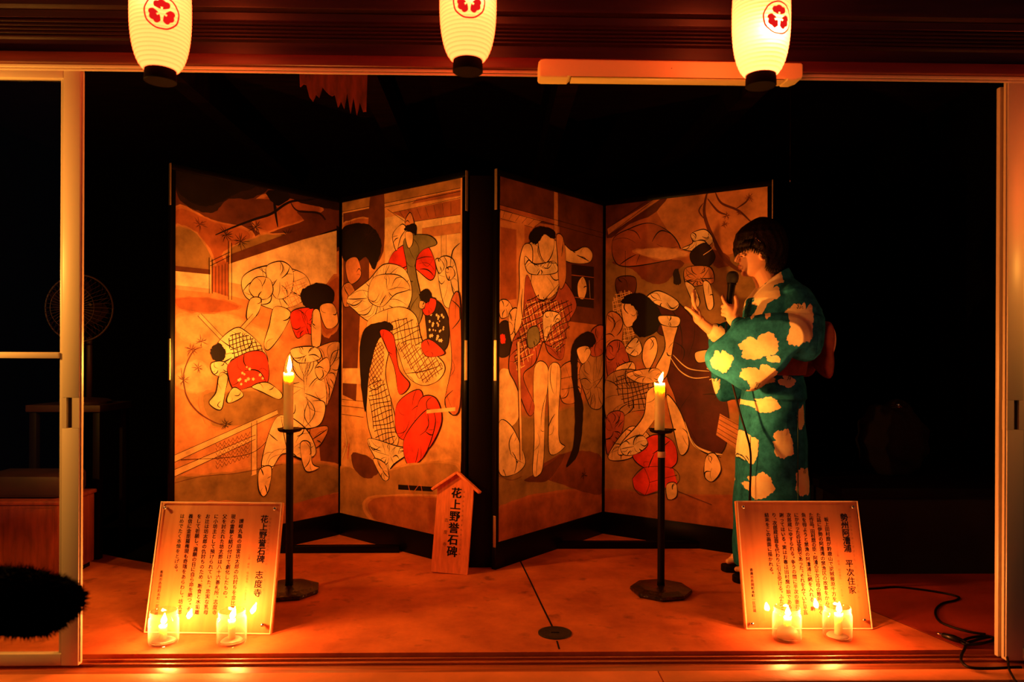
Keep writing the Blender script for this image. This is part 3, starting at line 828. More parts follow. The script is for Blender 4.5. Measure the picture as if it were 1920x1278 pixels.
('S','b',7,[(561,1729),(612,1663),(656,1640)]),
('S','b',5,[(545,1630),(518,1673),(540,1710)]),
('S','b',6,[(698,1662),(749,1692),(766,1723)]),
('N','b2',(9, 10),[(766,1710)]),
('N','b2',(9, 10),[(656,1635)]),
('N','b2',(9, 10),[(646,1594)]),
('N','b2',(7, 8),[(716,1644)]),
('R','p',5,[(478,1562),(551,1577),(589,1516),(519,1474),(431,1491),(486,1517)]),
('R','k2',0,[(475,1467),(551,1511),(600,1442),(562,1392),(492,1410)]),
('S','p',2.5,[(551,1567),(594,1495),(541,1452)]),
('R','c2',9,[(453,1394),(573,1392),(595,1317),(541,1304),(492,1301),(448,1324)]),
('R','p',1,[(448,1319),(492,1301),(525,1223),(501,1200)]),
('R','p',1,[(541,1314),(576,1307),(595,1202),(563,1187)]),
('R','b',2,[(70,1361),(177,1361),(171,1272),(86,1267)]),
('S','k',1.5,[(121,1504),(122,1363)]),
('L','p2',7,[(55,1268),(177,1269),(172,1027),(71,1027)]),
('F','k2','',[(386,1376),(414,1388),(426,1320),(392,1317)]),
('R','c2',5,[(18,1170),(105,1145),(93,971),(19,914)]),
('R','pl',6,[(18,999),(102,1027),(149,887),(32,829)]),
('R','e2',2,[(72,886),(164,921),(179,860),(103,825)]),
('R','p',3,[(124,985),(184,1049),(220,985),(178,949)]),
('R','m',3,[(266,1213),(387,1236),(499,1131),(580,1024),(644,816),(674,611),(630,473),(523,491),(446,592),(395,751),(355,863),(388,1025),(302,1075)]),
('S','p',9,[(448,624),(496,515),(577,479),(641,474)]),
('S','k',2,[(462,604),(510,500),(635,458)]),
('R','p',3,[(243,1255),(310,1285),(415,1224),(387,1182),(281,1223)]),
('R','s',1,[(104,1235),(165,1233),(190,1138),(142,1102),(111,1134)]),
('F','k','',[(98,1235),(153,1278),(243,1261),(325,1162),(296,1075),(208,1049),(160,1105),(195,1165),(159,1216)]),
('R','s',1,[(325,1135),(410,1117),(391,1025),(360,863),(315,830),(291,884),(345,999)]),
('R','s',1,[(238,1026),(290,1048),(302,971),(256,883),(220,938)]),
('R','p',2,[(313,1157),(416,1149),(410,1101),(325,1113)]),
('R','cg',8,[(10,822),(155,882),(332,808),(318,693),(156,658),(27,587)]),
('L','k2',10,[(57,815),(164,854),(312,794),(303,712),(150,678)]),
('R','p2',5,[(133,859),(297,889),(326,830),(209,810)]),
('R','pl',8,[(20,629),(119,648),(89,492),(21,430)]),
('R','p2',6,[(27,416),(150,580),(260,545),(246,470),(120,404)]),
('R','s',2,[(254,773),(346,795),(318,666),(157,463),(89,430),(105,493),(225,634)]),
('R','s',1,[(355,755),(429,671),(474,514),(430,457),(390,589)]),
('S','p',4,[(371,950),(425,878),(494,844),(575,851)]),
('S','p',4,[(388,958),(467,892),(575,878)]),
('S','p',3,[(562,893),(615,863),(576,836)]),
('R','r',2,[(175,456),(284,547),(390,519),(408,412),(305,360),(196,394)]),
('R','p',6,[(105,487),(210,542),(255,498),(196,444),(120,432)]),
('P','r','',[(169,311),(235,375),(391,384),(414,313),(241,233),(182,259)]),
('S','k',2.2,[(169,311),(235,375),(391,384),(414,313),(241,233),(182,259),(169,311)]),
('S','k',2,[(235,375),(264,301),(241,233)]),
('S','k',2,[(264,301),(413,354)]),
('R','p2',1,[(357,299),(405,312),(411,246),(363,227)]),
('S','b',3,[(414,273),(497,250),(591,224)]),
('P','c2','',[(629,673),(867,559),(868,422),(611,568)]),
('S','k',1.8,[(629,665),(867,552)]),
('S','k',1.8,[(625,644),(868,524)]),
('S','k',1.8,[(621,623),(868,497)]),
('S','k',1.8,[(618,602),(868,469)]),
('S','k',1.8,[(614,581),(868,442)]),
('R','s',2,[(561,457),(606,476),(636,401),(594,339),(553,362)]),
('R','p',1,[(507,972),(601,985),(615,951),(521,919)]),
('N','k2',(10, 6),[(616,764)]),
],
}
PIG = dict(a=(.66,.29,.12), a2=(.82,.45,.22), b=(.13,.038,.018), b2=(.20,.055,.022), c=(.40,.12,.045), c2=(.62,.27,.11), d=(.8,.5,.25), e=(.74,.38,.15), e2=(.88,.62,.32),
           f=(.48,.165,.06), g=(.22,.20,.10), k=(.008,.005,.005), k2=(.022,.010,.007), m=(.075,.014,.011), o=(.30,.18,.065), o2=(.40,.20,.072), p=(.93,.72,.42), p2=(.85,.55,.27),
           pl=(.42,.10,.06), cg=(.45,.25,.12), q=(.68,.42,.22), r=(.78,.045,.022), rb=(.55,.15,.06), s=(.92,.62,.32), s2=(.62,.25,.12))
BASE = {1: 'a', 2: 'e', 3: 'f', 4: 'f'}
def inside(p, poly):
    x, y = p; r = False; n = len(poly)
    for i in range(n):
        x1, y1 = poly[i]; x2, y2 = poly[i-1]
        if (y1 > y) != (y2 > y) and x < (x2-x1)*(y-y1)/(y2-y1)+x1: r = not r
    return r
def paint(leaf, w, fl, frr, art_no):
    rnd = random.Random(art_no*7)
    x0, x1, z0, z1 = fl*1000+0.5, (w-frr)*1000-0.5, 118.5, 1780-26.5
    bm = bmesh.new(); col = bm.loops.layers.float_color.new('pigment'); state = [0]
    def face(pts, c):
        k = state[0]; y = 0.0052-k*0.000014
        vs = [bm.verts.new((min(max(u, x0), x1)/1000, y, min(max(v, z0), z1)/1000)) for u, v in pts]
        try: f = bm.faces.new(vs)
        except ValueError: return
        for l in f.loops: l[col] = (*c, 1)
    def fill(poly, c):
        state[0] += 1
        for t in tessellate_polygon([[Vector((u, v, 0)) for u, v in poly]]): face([poly[i] for i in t], c)
    def stroke(pts, wd, c, taper=True):
        state[0] += 1; n = len(pts); E = []
        for i, (u, v) in enumerate(pts):
            a = pts[max(i-1, 0)]; b = pts[min(i+1, n-1)]; dx, dy = b[0]-a[0], b[1]-a[1]; L = math.hypot(dx, dy) or 1
            t = i/(n-1); h = wd/2*((0.35+0.75*math.sin(PI*min(max(t, 0.0), 1.0))) if taper else 1.0)
            E.append(((u-dy/L*h, v+dx/L*h), (u+dy/L*h, v-dx/L*h)))
        for a, b in zip(E, E[1:]): face([a[0], a[1], b[1], b[0]], c)
    fill([(x0, z0), (x1, z0), (x1, z1), (x0, z1)], PIG[BASE[art_no]])
    for op, ck, par, pts in ART[art_no]:
        c = PIG[ck]
        if op == 'P': fill(pts, c)
        elif op == 'F':
            q = catmull(pts, 7, True)
            if ck in ('c', 'o', 'o2', 'a2') and max(p[0] for p in pts)-min(p[0] for p in pts) > 60:       # the wash bleeds at its edge
                n = len(q); cx = sum(p[0] for p in q)/n; cy = sum(p[1] for p in q)/n; bc = PIG['b'] if ck[0] == 'k' else PIG[BASE[art_no]]
                for g_, mixv in ((1.13, .32), (1.06, .62)):
                    fill([(cx+(u-cx)*g_+rnd.uniform(-5, 5), cy+(v-cy)*g_+rnd.uniform(-5, 5)) for u, v in q], [x*mixv+y*(1-mixv) for x, y in zip(c, bc)])
            fill([(u+rnd.uniform(-3, 3), v+rnd.uniform(-3, 3)) for u, v in q], c)
        elif op == 'S': stroke(catmull(pts, 8), par*1.25, c, par > 3)
        elif op == 'N':
            rad, n = par; cx, cy = pts[0]
            for i in range(n):
                a = 2*PI*i/n+rnd.uniform(-.3, .3); r = rad*2.6*rnd.uniform(0.6, 1.1)
                stroke([(cx, cy), (cx+r*.5*math.cos(a)+rnd.uniform(-4, 4), cy+r*.5*math.sin(a)), (cx+r*math.cos(a), cy+r*math.sin(a))], 3.2, c)
        elif op == 'D':
            cx = [p[0] for p in pts]; cy = [p[1] for p in pts]
            for i in range(par*3):
                q = (rnd.uniform(min(cx), max(cx)), rnd.uniform(min(cy), max(cy)))
                if inside(q, pts):
                    r = rnd.uniform(4, 8); fill([(q[0]+r*(1+.35*math.cos(5*k*PI/7))*math.cos(k*PI/7), q[1]+r*(1+.35*math.cos(5*k*PI/7))*math.sin(k*PI/7)) for k in range(14)], c)
        elif op == 'L':
            q = catmull(pts, 6, True); sp = par*2.4
            cx = [p[0] for p in q]; cy = [p[1] for p in q]; ang = rnd.uniform(0.2, 0.7)
            mx, my = (min(cx)+max(cx))/2, (min(cy)+max(cy))/2; R = math.hypot(max(cx)-min(cx), max(cy)-min(cy))/2
            for a in (ang, ang+PI/2):
                k = -R
                while k < R:
                    run = []
                    for i in range(49):
                        s = -R+2*R*i/48; wob = 5*math.sin(s/38+k)
                        p = (mx+math.cos(a)*s-math.sin(a)*(k+wob), my+math.sin(a)*s+math.cos(a)*(k+wob))
                        if inside(p, q): run.append(p)
                        else:
                            if len(run) > 2: stroke(run, 4.2, c, False)
                            run = []
                    if len(run) > 2: stroke(run, 4.2, c, False)
                    k += sp
        elif op == 'R':
            q = catmull(pts, 7, True); fill(q, c); n = len(q)
            cx = sum(p[0] for p in q)/n; cy = sum(p[1] for p in q)/n
            ink = PIG['k']
            for i in range(par+int(par*1.3)):
                thin = i >= par; a = int(n*(i+rnd.uniform(0, .7))/max(par, 1)) % n; p = q[a]
                ln = rnd.uniform(.45, .95); tx = cx+(cx-p[0])*rnd.uniform(-.2, .3); ty = cy+(cy-p[1])*rnd.uniform(-.2, .3)
                dx, dy = tx-p[0], ty-p[1]; bend = rnd.uniform(-.28, .28)
                cur = [(p[0]+dx*ln*t-dy*bend*math.sin(PI*t), p[1]+dy*ln*t+dx*bend*math.sin(PI*t)) for t in (0, .25, .5, .75, 1)]
                cur = [z for z in catmull(cur, 4) if inside(z, q)]
                if len(cur) > 4: stroke(cur, rnd.uniform(1.6, 2.6) if thin else rnd.uniform(3.4, 6.2), ink)
            m = 3
            for i in range(0, n, n//m):
                seg = [q[(i+k) % n] for k in range(n//m+1)]
                stroke(seg, rnd.uniform(4.2, 5.6), ink)
    me = bpy.data.meshes.new('painting'); bm.to_mesh(me); bm.free()
    o = link('painting', me, PAINT, leaf)
    o['label'] = 'painted paper of the leaf'
folding_screen('left folding screen of two painted leaves, red petals on its right leaf', [(-1.412, .854), (-.82, 1.533), (-.135, .93)], (1, 2), ((-1.06, 1.19), (-0.46, 1.195)))
folding_screen('right folding screen of two painted leaves, behind the woman in the green robe', [(.003, .895), (.58, 1.55), (1.297, 1.05)], (3, 4), ((0.29, 1.262), (1.02, 1.262)))
bm = bx(-0.118, -0.012, 0.935, 0.950, 0.0, 1.76, 0.002)
o = obj('filler_board', bm, M['iron'], smooth=30); tag(o, 'narrow black board standing in the gap between the two folding screens', 'board')

# ------------------------------------------------------------------ explanation boards
def sign_board(label, bl, br, lean_y, title, kana, small, cols, foot, u_title, u_small, u_cols, du, u_foot):
    x0, y0 = bl; x1, y1 = br
    w = math.hypot(x1-x0, y1-y0)
    root = thing('explanation_board', label, 'sign board', (x0, y0, 0), math.atan2(y1-y0, x1-x0), 'wooden explanation boards with clear covers')
    H = 0.44; lean = math.asin(lean_y/H)
    def lay(name, bm, m, off=0.0, smooth=None, par=None):
        # local x along the board, y up the face, z out of the face
        bmesh.ops.transform(bm, matrix=Matrix.Rotation(PI/2-lean, 4, 'X') @ Matrix.Translation((0, 0, off)), verts=bm.verts)
        return obj(name, bm, m, root if par is None else par, smooth, normals=False)
    lay('board', bx(0, w, 0, H, -0.018, 0.0, 0.0015), M['pine'], 0, 30)
    lay('clear_cover', bx(0.002, w-0.002, 0.002, H-0.002, 0.010, 0.013), M['acrylic'])
    bm = bmesh.new()
    for a, b, c, d in ((0.0, w, H-0.0035, H), (0.0, w, 0.0, 0.0035), (0.0, 0.003, 0.0035, H-0.0035), (w-0.003, w, 0.0035, H-0.0035)): box(bm, a, b, c, d, 0.0095, 0.0135)
    lay('cover_edge', bm, M['edge'])
    for px, py in ((0.02, 0.018), (w-0.028, 0.03), (0.02, H-0.022), (w-0.022, H-0.022)):
        bm = bmesh.new(); lathe(bm, [(0.0042, 0.0), (0.0042, 0.017), (0.0062, 0.0172), (0.0062, 0.0195), (0.0045, 0.0215), (0.0012, 0.0222)], 16, (px, py, 0)); lay('standoff_pin', bm, M['steel'], 0.0, 40)
    k = H
    put = lambda nm, it, m: lay(nm, text_mesh(it), m, 0.0008)
    put('title_lettering', column(title[0], u_title*w, k*0.868, 0.0275, 0.0285, 0.03), M['ink'])
    put('title_lettering', column(title[1], u_title*w, k*0.868-0.0275*(len(title[0])+0.9), 0.030, 0.0285, 0.022), M['ink'])
    put('reading_aid', column(kana[0], (u_title+0.048)*w, k*0.87, 0.165/len(kana[0]), 0.0095), M['ink_red'])
    for i, ch in enumerate(kana[1] if len(kana[1]) < 4 else [kana[1]]):
        put('reading_aid', column(ch, (u_title+0.048)*w, k*0.47-0.031*i, 0.031*len(title[1])/len(kana[1]), 0.0095), M['ink_red'])
    for i, part in enumerate(small.split('　')):
        put('small_lettering', column(part, u_small*w, k*0.585-0.0098*(len('　'.join(small.split('　')[:i]))+(i > 0)), 0.0098, 0.0092), M['ink_red'])
    for i, s in enumerate(cols):
        st = 0.0172 if len(s) < 21 else 0.0172*20.6/len(s)
        put('body_lettering', column(s, (u_cols-du*i)*w, k*(0.885 if i else 0.85), st, 0.0168, 0.022), M['ink'])
    lay('footer_lettering', text_mesh(column(foot, u_foot*w, k*0.45, 0.0125, 0.0118, 0.02)), M['ink'], 0.0008)
    # prop leg behind
    bm = bmesh.new(); c = math.sin(lean)*0.30; zz = math.cos(lean)*0.30
    for s in (-0.06, 0.06):
        tube(bm, [(w/2+s, c+0.022, zz), (w/2+s, c+0.13, 0.006)], 0.006, 8)
    obj('prop_leg', bm, M['iron'], root)
    return root
sign_board('left explanation board, in front of the left folding screen and behind two jars', (-1.195, .183), (-.761, .163), 0.112,
    ('花上野誉石碑', '志度寺'), ('はなのうえのほまれのいしぶみ', 'しどじ'), '二曲　屏風　紙本着色　一八五三年〜一八六〇頃',
    ['讃岐丸亀の田宮坊太郎の仇討ちを金比羅権', '現の霊験と結び付けて劇化したもの。', '父を討たれた坊太郎は八十六番札所、志度寺', 'に小坊主として預けられていた。忠実な乳母', 'お辻は坊太郎の仇討ちのため、断食と水垢離', 'をして祈願し、満願の日に自ら命を絶つ。その', '義信に金毘羅権現も奇瑞をあらわし、坊太郎', 'はめでたく本懐をとげる。'],
    '香南市赤岡町本町一区所蔵', 0.86, 0.765, 0.672, 0.0705, 0.066)
sign_board('right explanation board, below the green robe of the standing woman', (.880, .190), (1.323, .186), 0.112,
    ('勢州阿漕浦', '平次住家'), ('せいしゅうあこぎがうら', 'へいじすみか'), '二曲　屏風　紙本着色　一八五三年〜一八六〇頃',
    ['坂上田村麿が鈴鹿山で逆賊藤原千方を滅ぼし', 'た話に伊勢の阿漕浦の禁漁区の故事をからませ', 'た作品。田村麿の臣・阿漕の平次は母の難病に効く', '魚を得ようと禁漁の阿漕浦に網を入れる。網', 'にかかったのは宝剣であった。それをみていた平瓦', '次郎蔵にゆすられる。争うの間に平次の妻お春', '謝ってはいる。実はお春は田村麿の娘であると', 'り、次郎蔵は罪を代わりに引き受ける。ふたつの', '結末をこの画面に描かれる。'],
    '香南市赤岡町本町一区所蔵', 0.885, 0.80, 0.735, 0.061, 0.085)

# ------------------------------------------------------------------ small roofed wooden plaque
root = thing('roofed_plaque', 'small wooden plaque with a gabled roof, leaning on the gap between the screens', 'plaque', (-0.278, 0.853, 0), math.atan2(-0.03, 0.16))
w = 0.163; lean = math.asin(0.055/0.36); tilt = math.radians(2.2)
T_ = Matrix.Rotation(PI/2-lean, 4, 'X') @ Matrix.Rotation(-tilt, 4, 'Z')
def lay2(name, bm, m, smooth=None):
    bmesh.ops.transform(bm, matrix=T_, verts=bm.verts); bmesh.ops.translate(bm, vec=(0, 0, 0.0065), verts=bm.verts); return obj(name, bm, m, root, smooth)
bm = bmesh.new()
poly = [(0, 0), (w, 0), (w, 0.365), (w/2+0.004, 0.427), (0, 0.365)]
f0 = [bm.verts.new((x, y, 0)) for x, y in poly]; f1 = [bm.verts.new((x, y, -0.016)) for x, y in poly]
bm.faces.new(f0); bm.faces.new(f1[::-1])
for i in range(5): bm.faces.new((f0[i], f1[i], f1[(i+1) % 5], f0[(i+1) % 5]))
lay2('board', bm, M['pine_red'])
for s in (-1, 1):
    bm = bmesh.new(); g = box(bm, -0.004, 0.131, -0.0, 0.011, -0.024, 0.020, 0.0012)
    mt = Matrix.Translation((w/2+0.004, 0.428, 0)) @ Matrix.Rotation(math.radians(-37), 4, 'Z')
    if s < 0: mt = Matrix.Translation((w/2+0.004, 0.428, 0)) @ Matrix.Scale(-1, 4, (1, 0, 0)) @ Matrix.Rotation(math.radians(-37), 4, 'Z')
    bmesh.ops.transform(bm, matrix=mt, verts=bm.verts)
    lay2('roof_board', bm, M['pine_red'], 30)
def txt2(name, items, m):
    bm = text_mesh(items); bmesh.ops.translate(bm, vec=(0, 0, 0.0008), verts=bm.verts)
    bmesh.ops.transform(bm, matrix=T_, verts=bm.verts); bmesh.ops.translate(bm, vec=(0, 0, 0.0065), verts=bm.verts); obj(name, bm, m, root, normals=False)
txt2('title_lettering', column('花上野誉石碑', 0.088, 0.345, 0.0505, 0.048, 0.04), M['ink'])
for i, ch in enumerate('志度寺'): txt2('small_lettering', column(ch, 0.052, 0.225-0.052*i, 0.052, 0.018), M['ink_faint'])
txt2('reading_aid', column('はなのうえのほまれのいしぶみ', 0.122, 0.352, 0.0205, 0.0095), M['ink_faint'])

# ------------------------------------------------------------------ flames, candles, jars
def flame_bm(h, r, lean=(0.0, 0.0), n=12, tail=0.0):
    bm = bmesh.new(); prof = [(0.0, 0.0), (0.08, 0.55), (0.22, 0.95), (0.36, 1.0), (0.52, 0.82), (0.68, 0.56), (0.84, 0.29), (0.95, 0.12), (1.0, 0.03)]
    rings = []
    for t, k in prof:
        z = h*t; ox, oy = lean[0]*t**1.5+tail*math.sin(t*5)*t, lean[1]*t**1.5
        rr = max(r*k, 0.0004); rings.append([(ox+rr*math.cos(2*PI*i/n), oy+rr*math.sin(2*PI*i/n), z) for i in range(n)])
    loft(bm, rings); return bm
def candle(root, x, y, z0, h, r, fh, fr, lean, tail=0.0, seed=1, fm='flame'):
    """a wax candle with wick and flame, parts of root"""
    rnd = random.Random(seed); bm = bmesh.new(); n = 28; rings = []
    for t, k in ((0, 1.0), (0.15, 0.985), (0.5, 0.98), (0.85, 1.0), (0.95, 1.03), (1.0, 0.99)):
        rings.append([(x+r*k*math.cos(2*PI*i/n), y+r*k*math.sin(2*PI*i/n), z0+h*t+(0.003*math.sin(3*2*PI*i/n+seed)+0.002*math.sin(7*2*PI*i/n) if t == 1.0 else 0)) for i in range(n)])
    rings.append([(x+r*0.82*math.cos(2*PI*i/n), y+r*0.82*math.sin(2*PI*i/n), z0+h-0.003) for i in range(n)])
    rings.append([(x+r*0.3*math.cos(2*PI*i/n), y+r*0.3*math.sin(2*PI*i/n), z0+h-0.006) for i in range(n)])
    loft(bm, rings)
    obj('wax', bm, M['wax'], root, 50)
    bm = bmesh.new(); tube(bm, [(x, y, z0+h-0.008), (x+0.0005, y, z0+h+0.004), (x+0.002, y, z0+h+0.009)], 0.0012, 6); obj('wick', bm, M['wick'], root)
    bm = flame_bm(fh, fr, lean, tail=tail); bmesh.ops.translate(bm, vec=(x+0.0015, y, z0+h+0.003), verts=bm.verts); obj('flame', bm, M[fm], root, True)
def stand(label, loc, z_cup, band, seed):
    root = thing('candle_stand', label, 'candle stand', loc, 0, 'black candle stands with eight sided feet')
    bm = bmesh.new(); rot = PI/8+0.2
    prof = [(0.118, 0.0), (0.124, 0.008), (0.122, 0.018), (0.09, 0.028), (0.03, 0.034)]
    rings = [[(r*math.cos(rot+2*PI*i/8), r*math.sin(rot+2*PI*i/8), z) for i in range(8)] for r, z in prof]; loft(bm, rings)
    obj('foot', bm, M['stand_base'], root)
    bm = bmesh.new(); tube(bm, [(0, 0, 0.028), (0, 0, 0.05), (0, 0, z_cup-0.03), (0, 0, z_cup-0.012)], [0.016, 0.0145, 0.0145, 0.015], 16); obj('pole', bm, M['iron'], root, True)
    if band:
        bm = bmesh.new(); lathe(bm, [(0.0146, z_cup-0.110), (0.0158, z_cup-0.110), (0.0158, z_cup-0.086), (0.0146, z_cup-0.086)], 20, cap0=False, cap1=False); obj('tape_band', bm, M['band'], root, True)
    bm = bmesh.new(); lathe(bm, [(0.012, z_cup-0.016), (0.040, z_cup-0.010), (0.048, z_cup-0.004), (0.050, z_cup+0.003), (0.046, z_cup+0.001), (0.02, z_cup-0.003)], 10); obj('drip_dish', bm, M['iron'], root)
    for a in (0.3, 2.2, 4.3):                                       # little leaf tabs on the rim
        bm = bmesh.new(); g = box(bm, 0.040, 0.062, -0.008, 0.008, z_cup-0.002, z_cup+0.004, 0.0015, Matrix.Rotation(a, 4, 'Z')); obj('rim_tab', bm, M['iron'], root)
    return root
s1 = (-0.823, 0.60); s2 = (0.672, 0.585)
stand('left black candle stand, in front of the left folding screen', (*s1, 0), 0.655, False, 1)
stand('right black candle stand with a pale band on its pole', (*s2, 0), 0.655, True, 2)
r = thing('tall_candle', 'tall burning candle on the left stand', 'candle', (*s1, 0.6535), 0, 'tall candles on stands')
candle(r, -0.006, 0, 0.0, 0.225, 0.0195, 0.066, 0.0085, (0.006, 0), tail=0.003, seed=3)
r = thing('tall_candle', 'shorter thick burning candle on the right stand', 'candle', (*s2, 0.6535), 0, 'tall candles on stands')
candle(r, -0.008, 0, 0.0, 0.19, 0.0205, 0.042, 0.0085, (0.012, 0), seed=5)
def jar(label, loc, ch, cr, fh, lean, puddle, blob, seed, clab):
    root = thing('glass_jar', label, 'jar', (*loc, 0), seed*0.9, 'candle jars in front of the boards')
    R = 0.047; bm = bmesh.new()
    prof = [(0.001, 0.004), (R*0.80, 0.004), (R*0.93, 0.001), (R, 0.010), (R, 0.078), (R*0.965, 0.085), (R*0.90, 0.090), (R*0.885, 0.093), (R*0.925, 0.095), (R*0.885, 0.098), (R*0.925, 0.101), (R*0.885, 0.104), (R*0.90, 0.107), (R*0.87, 0.108), (R*0.85, 0.105), (R*0.845, 0.092), (R*0.91, 0.084), (R*0.945, 0.077), (R*0.945, 0.012), (R*0.82, 0.007), (0.001, 0.007)]
    lathe(bm, prof, 40, cap0=True, cap1=True)
    obj('glass_body', bm, M['jar'], root, 40)
    c = thing('jar_candle', clab, 'candle', (*loc, 0), 0, 'candles burning inside the glass jars')
    candle(c, 0.002*seed-0.004, 0.0, 0.0075, ch, cr, fh, 0.0088, lean, seed=seed, fm='jar_flame')
    bm = bmesh.new(); n = 24; rings = []
    for k, z in ((0.9, 0.0072), (1.0, 0.010), (0.92, 0.010+puddle*0.6), (0.5, 0.010+puddle), (0.05, 0.011+puddle)):
        rings.append([((0.037*k+0.003*math.sin(3*2*PI*i/n+seed))*math.cos(2*PI*i/n)*(0.95 if k > .6 else 1), (0.036*k)*math.sin(2*PI*i/n), z) for i in range(n)])
    loft(bm, rings); obj('melted_wax', bm, M['wax'], c, True)
    return root
jar('glass candle jar at the left corner of the left board', (-1.092, 0.088), 0.052, 0.0125, 0.036, (0.004, 0), 0.003, 0, 1, 'short candle in the leftmost jar')
jar('glass candle jar in front of the middle of the left board', (-0.868, 0.085), 0.070, 0.0115, 0.040, (0.010, 0), 0.005, 0, 2, 'candle with slanting flame in the jar before the left board middle')
jar('glass candle jar with a thick melted heap of wax, left one of the right pair', (0.989, 0.096), 0.068, 0.0125, 0.032, (0.0, 0), 0.034, 0, 3, 'candle on a thick melted heap, left jar of the right pair')
jar('glass candle jar nearest the right end, thin puddle of wax', (1.165, 0.104), 0.076, 0.0135, 0.036, (0.001, 0), 0.004, 0, 4, 'tall stub with upright flame in the rightmost jar')

# ------------------------------------------------------------------ drain lid
root = thing('drain_lid', 'round dark iron drain lid let into the floor', 'drain lid', (0.209, 0.158, 0))
bm = bmesh.new(); lathe(bm, [(0.058, 0.0), (0.058, 0.003), (0.052, 0.0045), (0.049, 0.003), (0.010, 0.003)], 40); obj('lid', bm, M['cast'], root, 30)
bm = bmesh.new(); box(bm, -0.014, 0.014, -0.004, 0.004, 0.003, 0.006, 0.001); obj('lid_grip', bm, M['cast'], root)

# ------------------------------------------------------------------ cables at the right
CABLE_FLOOR = [(1.559, 0.611), (1.621, 0.625), (1.677, 0.624), (1.763, 0.582), (1.822, 0.535), (1.836, 0.497), (1.795, 0.460), (1.730, 0.430), (1.664, 0.365), (1.620, 0.293), (1.600, 0.229), (1.616, 0.178), (1.647, 0.138), (1.686, 0.118)]
COIL = [(1.669, 0.040), (1.658, 0.072), (1.598, 0.063), (1.549, 0.032), (1.546, 0.006), (1.598, 0.009), (1.649, 0.027), (1.663, 0.058), (1.616, 0.049), (1.570, 0.036), (1.528, -0.011), (1.480, -0.069), (1.456, -0.117), (1.462, -0.148), (1.522, -0.153), (1.593, -0.146), (1.618, -0.146)]
SHORT = [(1.610, -0.004), (1.573, -0.054), (1.553, -0.103), (1.554, -0.126)]
OUT = [(1.672, 0.044), (1.645, -0.030), (1.611, -0.095), (1.572, -0.157), (1.543, -0.216), (1.528, -0.251)]
LOOP = [(1.791, 0.222), (1.744, 0.181), (1.705, 0.132), (1.686, 0.081), (1.676, 0.040)]
def cable(name, P, label, rad=0.0042, z=0.0006, lift=None):
    pts = catmull([(x, y, z+rad+(lift[i] if lift else 0)) for i, (x, y) in enumerate(P)], 6)
    bm = bmesh.new(); tube(bm, pts, rad, 10)
    return tag(obj(name, bm, M['rubber'], smooth=True), label, 'cable')
n = len(COIL)
cable('coiled_cable', COIL, 'black cable coiled in loops at the foot of the right door', 0.0045, 0.0005, [0.014, .012, .01, 0.009, 0.010, 0.012, 0.016, 0.014, 0.010, 0.002, 0.0, 0, 0, 0, 0, 0, 0])
cable('loose_cable', OUT, 'black cable running off the step at the lower right corner', 0.0036, 0.0005, [0.022, 0.010, 0.006, 0.001, 0.001, 0.001])
root = thing('cable_plug', 'black plug with bright metal tips by the right door foot', 'plug', (1.520, 0.055, 0))
bm = bmesh.new(); tube(bm, [(-0.01, 0.02, 0.02), (0.012, -0.004, 0.018), (0.035, -0.03, 0.014)], [0.008, 0.011, 0.007], 10); obj('plug_body', bm, M['black_plastic'], root, True)
bm = bmesh.new(); tube(bm, [(-0.010, 0.02, 0.02), (-0.022, 0.032, 0.021)], 0.004, 10); obj('plug_tip', bm, M['steel'], root, True)
bm = bmesh.new(); tube(bm, [(0.035, -0.03, 0.014), (0.044, -0.040, 0.011)], 0.0045, 10); obj('plug_tip', bm, M['steel'], root, True)

# ------------------------------------------------------------------ dim things in the dark of the room
DIM = mat('dim_brown', (0.030, 0.007, 0.004), 0.6, noise=(6, 0.4, (1, 1, 1)))
root = thing('desk_fan', 'round caged fan in the dark behind the left door', 'fan', (-1.95, 1.12, 0.715))
bm = bmesh.new()
for k in range(40):                                                 # wire cage
    a = 2*PI*k/40
    tube(bm, [(0.028*math.cos(a), -0.062, 0.45+0.028*math.sin(a)), (0.10*math.cos(a), -0.058, 0.45+0.10*math.sin(a)), (0.150*math.cos(a), -0.02, 0.45+0.150*math.sin(a)), (0.155*math.cos(a), 0.0, 0.45+0.155*math.sin(a)), (0.11*math.cos(a), 0.05, 0.45+0.11*math.sin(a)), (0.03*math.cos(a), 0.06, 0.45+0.03*math.sin(a))], 0.0011, 4)
for rr, yy, wd in ((0.156, 0.0, 0.004), (0.10, -0.058, 0.0015), (0.03, -0.063, 0.002)):
    tube(bm, [(rr*math.cos(2*PI*k/48), yy, 0.45+rr*math.sin(2*PI*k/48)) for k in range(49)], wd, 6)
obj('cage', bm, DIM, root)
bm = bmesh.new(); lathe(bm, [(0.002, 0), (0.032, 0.0), (0.034, 0.004), (0.03, 0.008)], 24); bmesh.ops.transform(bm, matrix=Matrix.Translation((0, -0.066, 0.45)) @ Matrix.Rotation(-PI/2, 4, 'X'), verts=bm.verts); obj('badge', bm, DIM, root, 40)
for k in range(4):
    bm = bmesh.new(); a = k*PI/2+0.3; P = []
    for i in range(7):
        t = i/6; P.append([(0.03+0.10*t, -0.02+0.03*0.5, -0.012-0.04*math.sin(PI*t*0.9)), (0.03+0.10*t, 0.012, 0.012+0.045*math.sin(PI*t*0.9))])
    V = [[bm.verts.new((x, y-0.03*(z < 0), z)) for x, y, z in r_] for r_ in P]
    for q, s in zip(V, V[1:]): bm.faces.new((q[0], q[1], s[1], s[0]))
    bmesh.ops.solidify(bm, geom=bm.faces[:], thickness=0.002)
    bmesh.ops.transform(bm, matrix=Matrix.Translation((0, 0, 0.45)) @ Matrix.Rotation(a, 4, 'Y'), verts=bm.verts); obj('blade', bm, DIM, root, True)
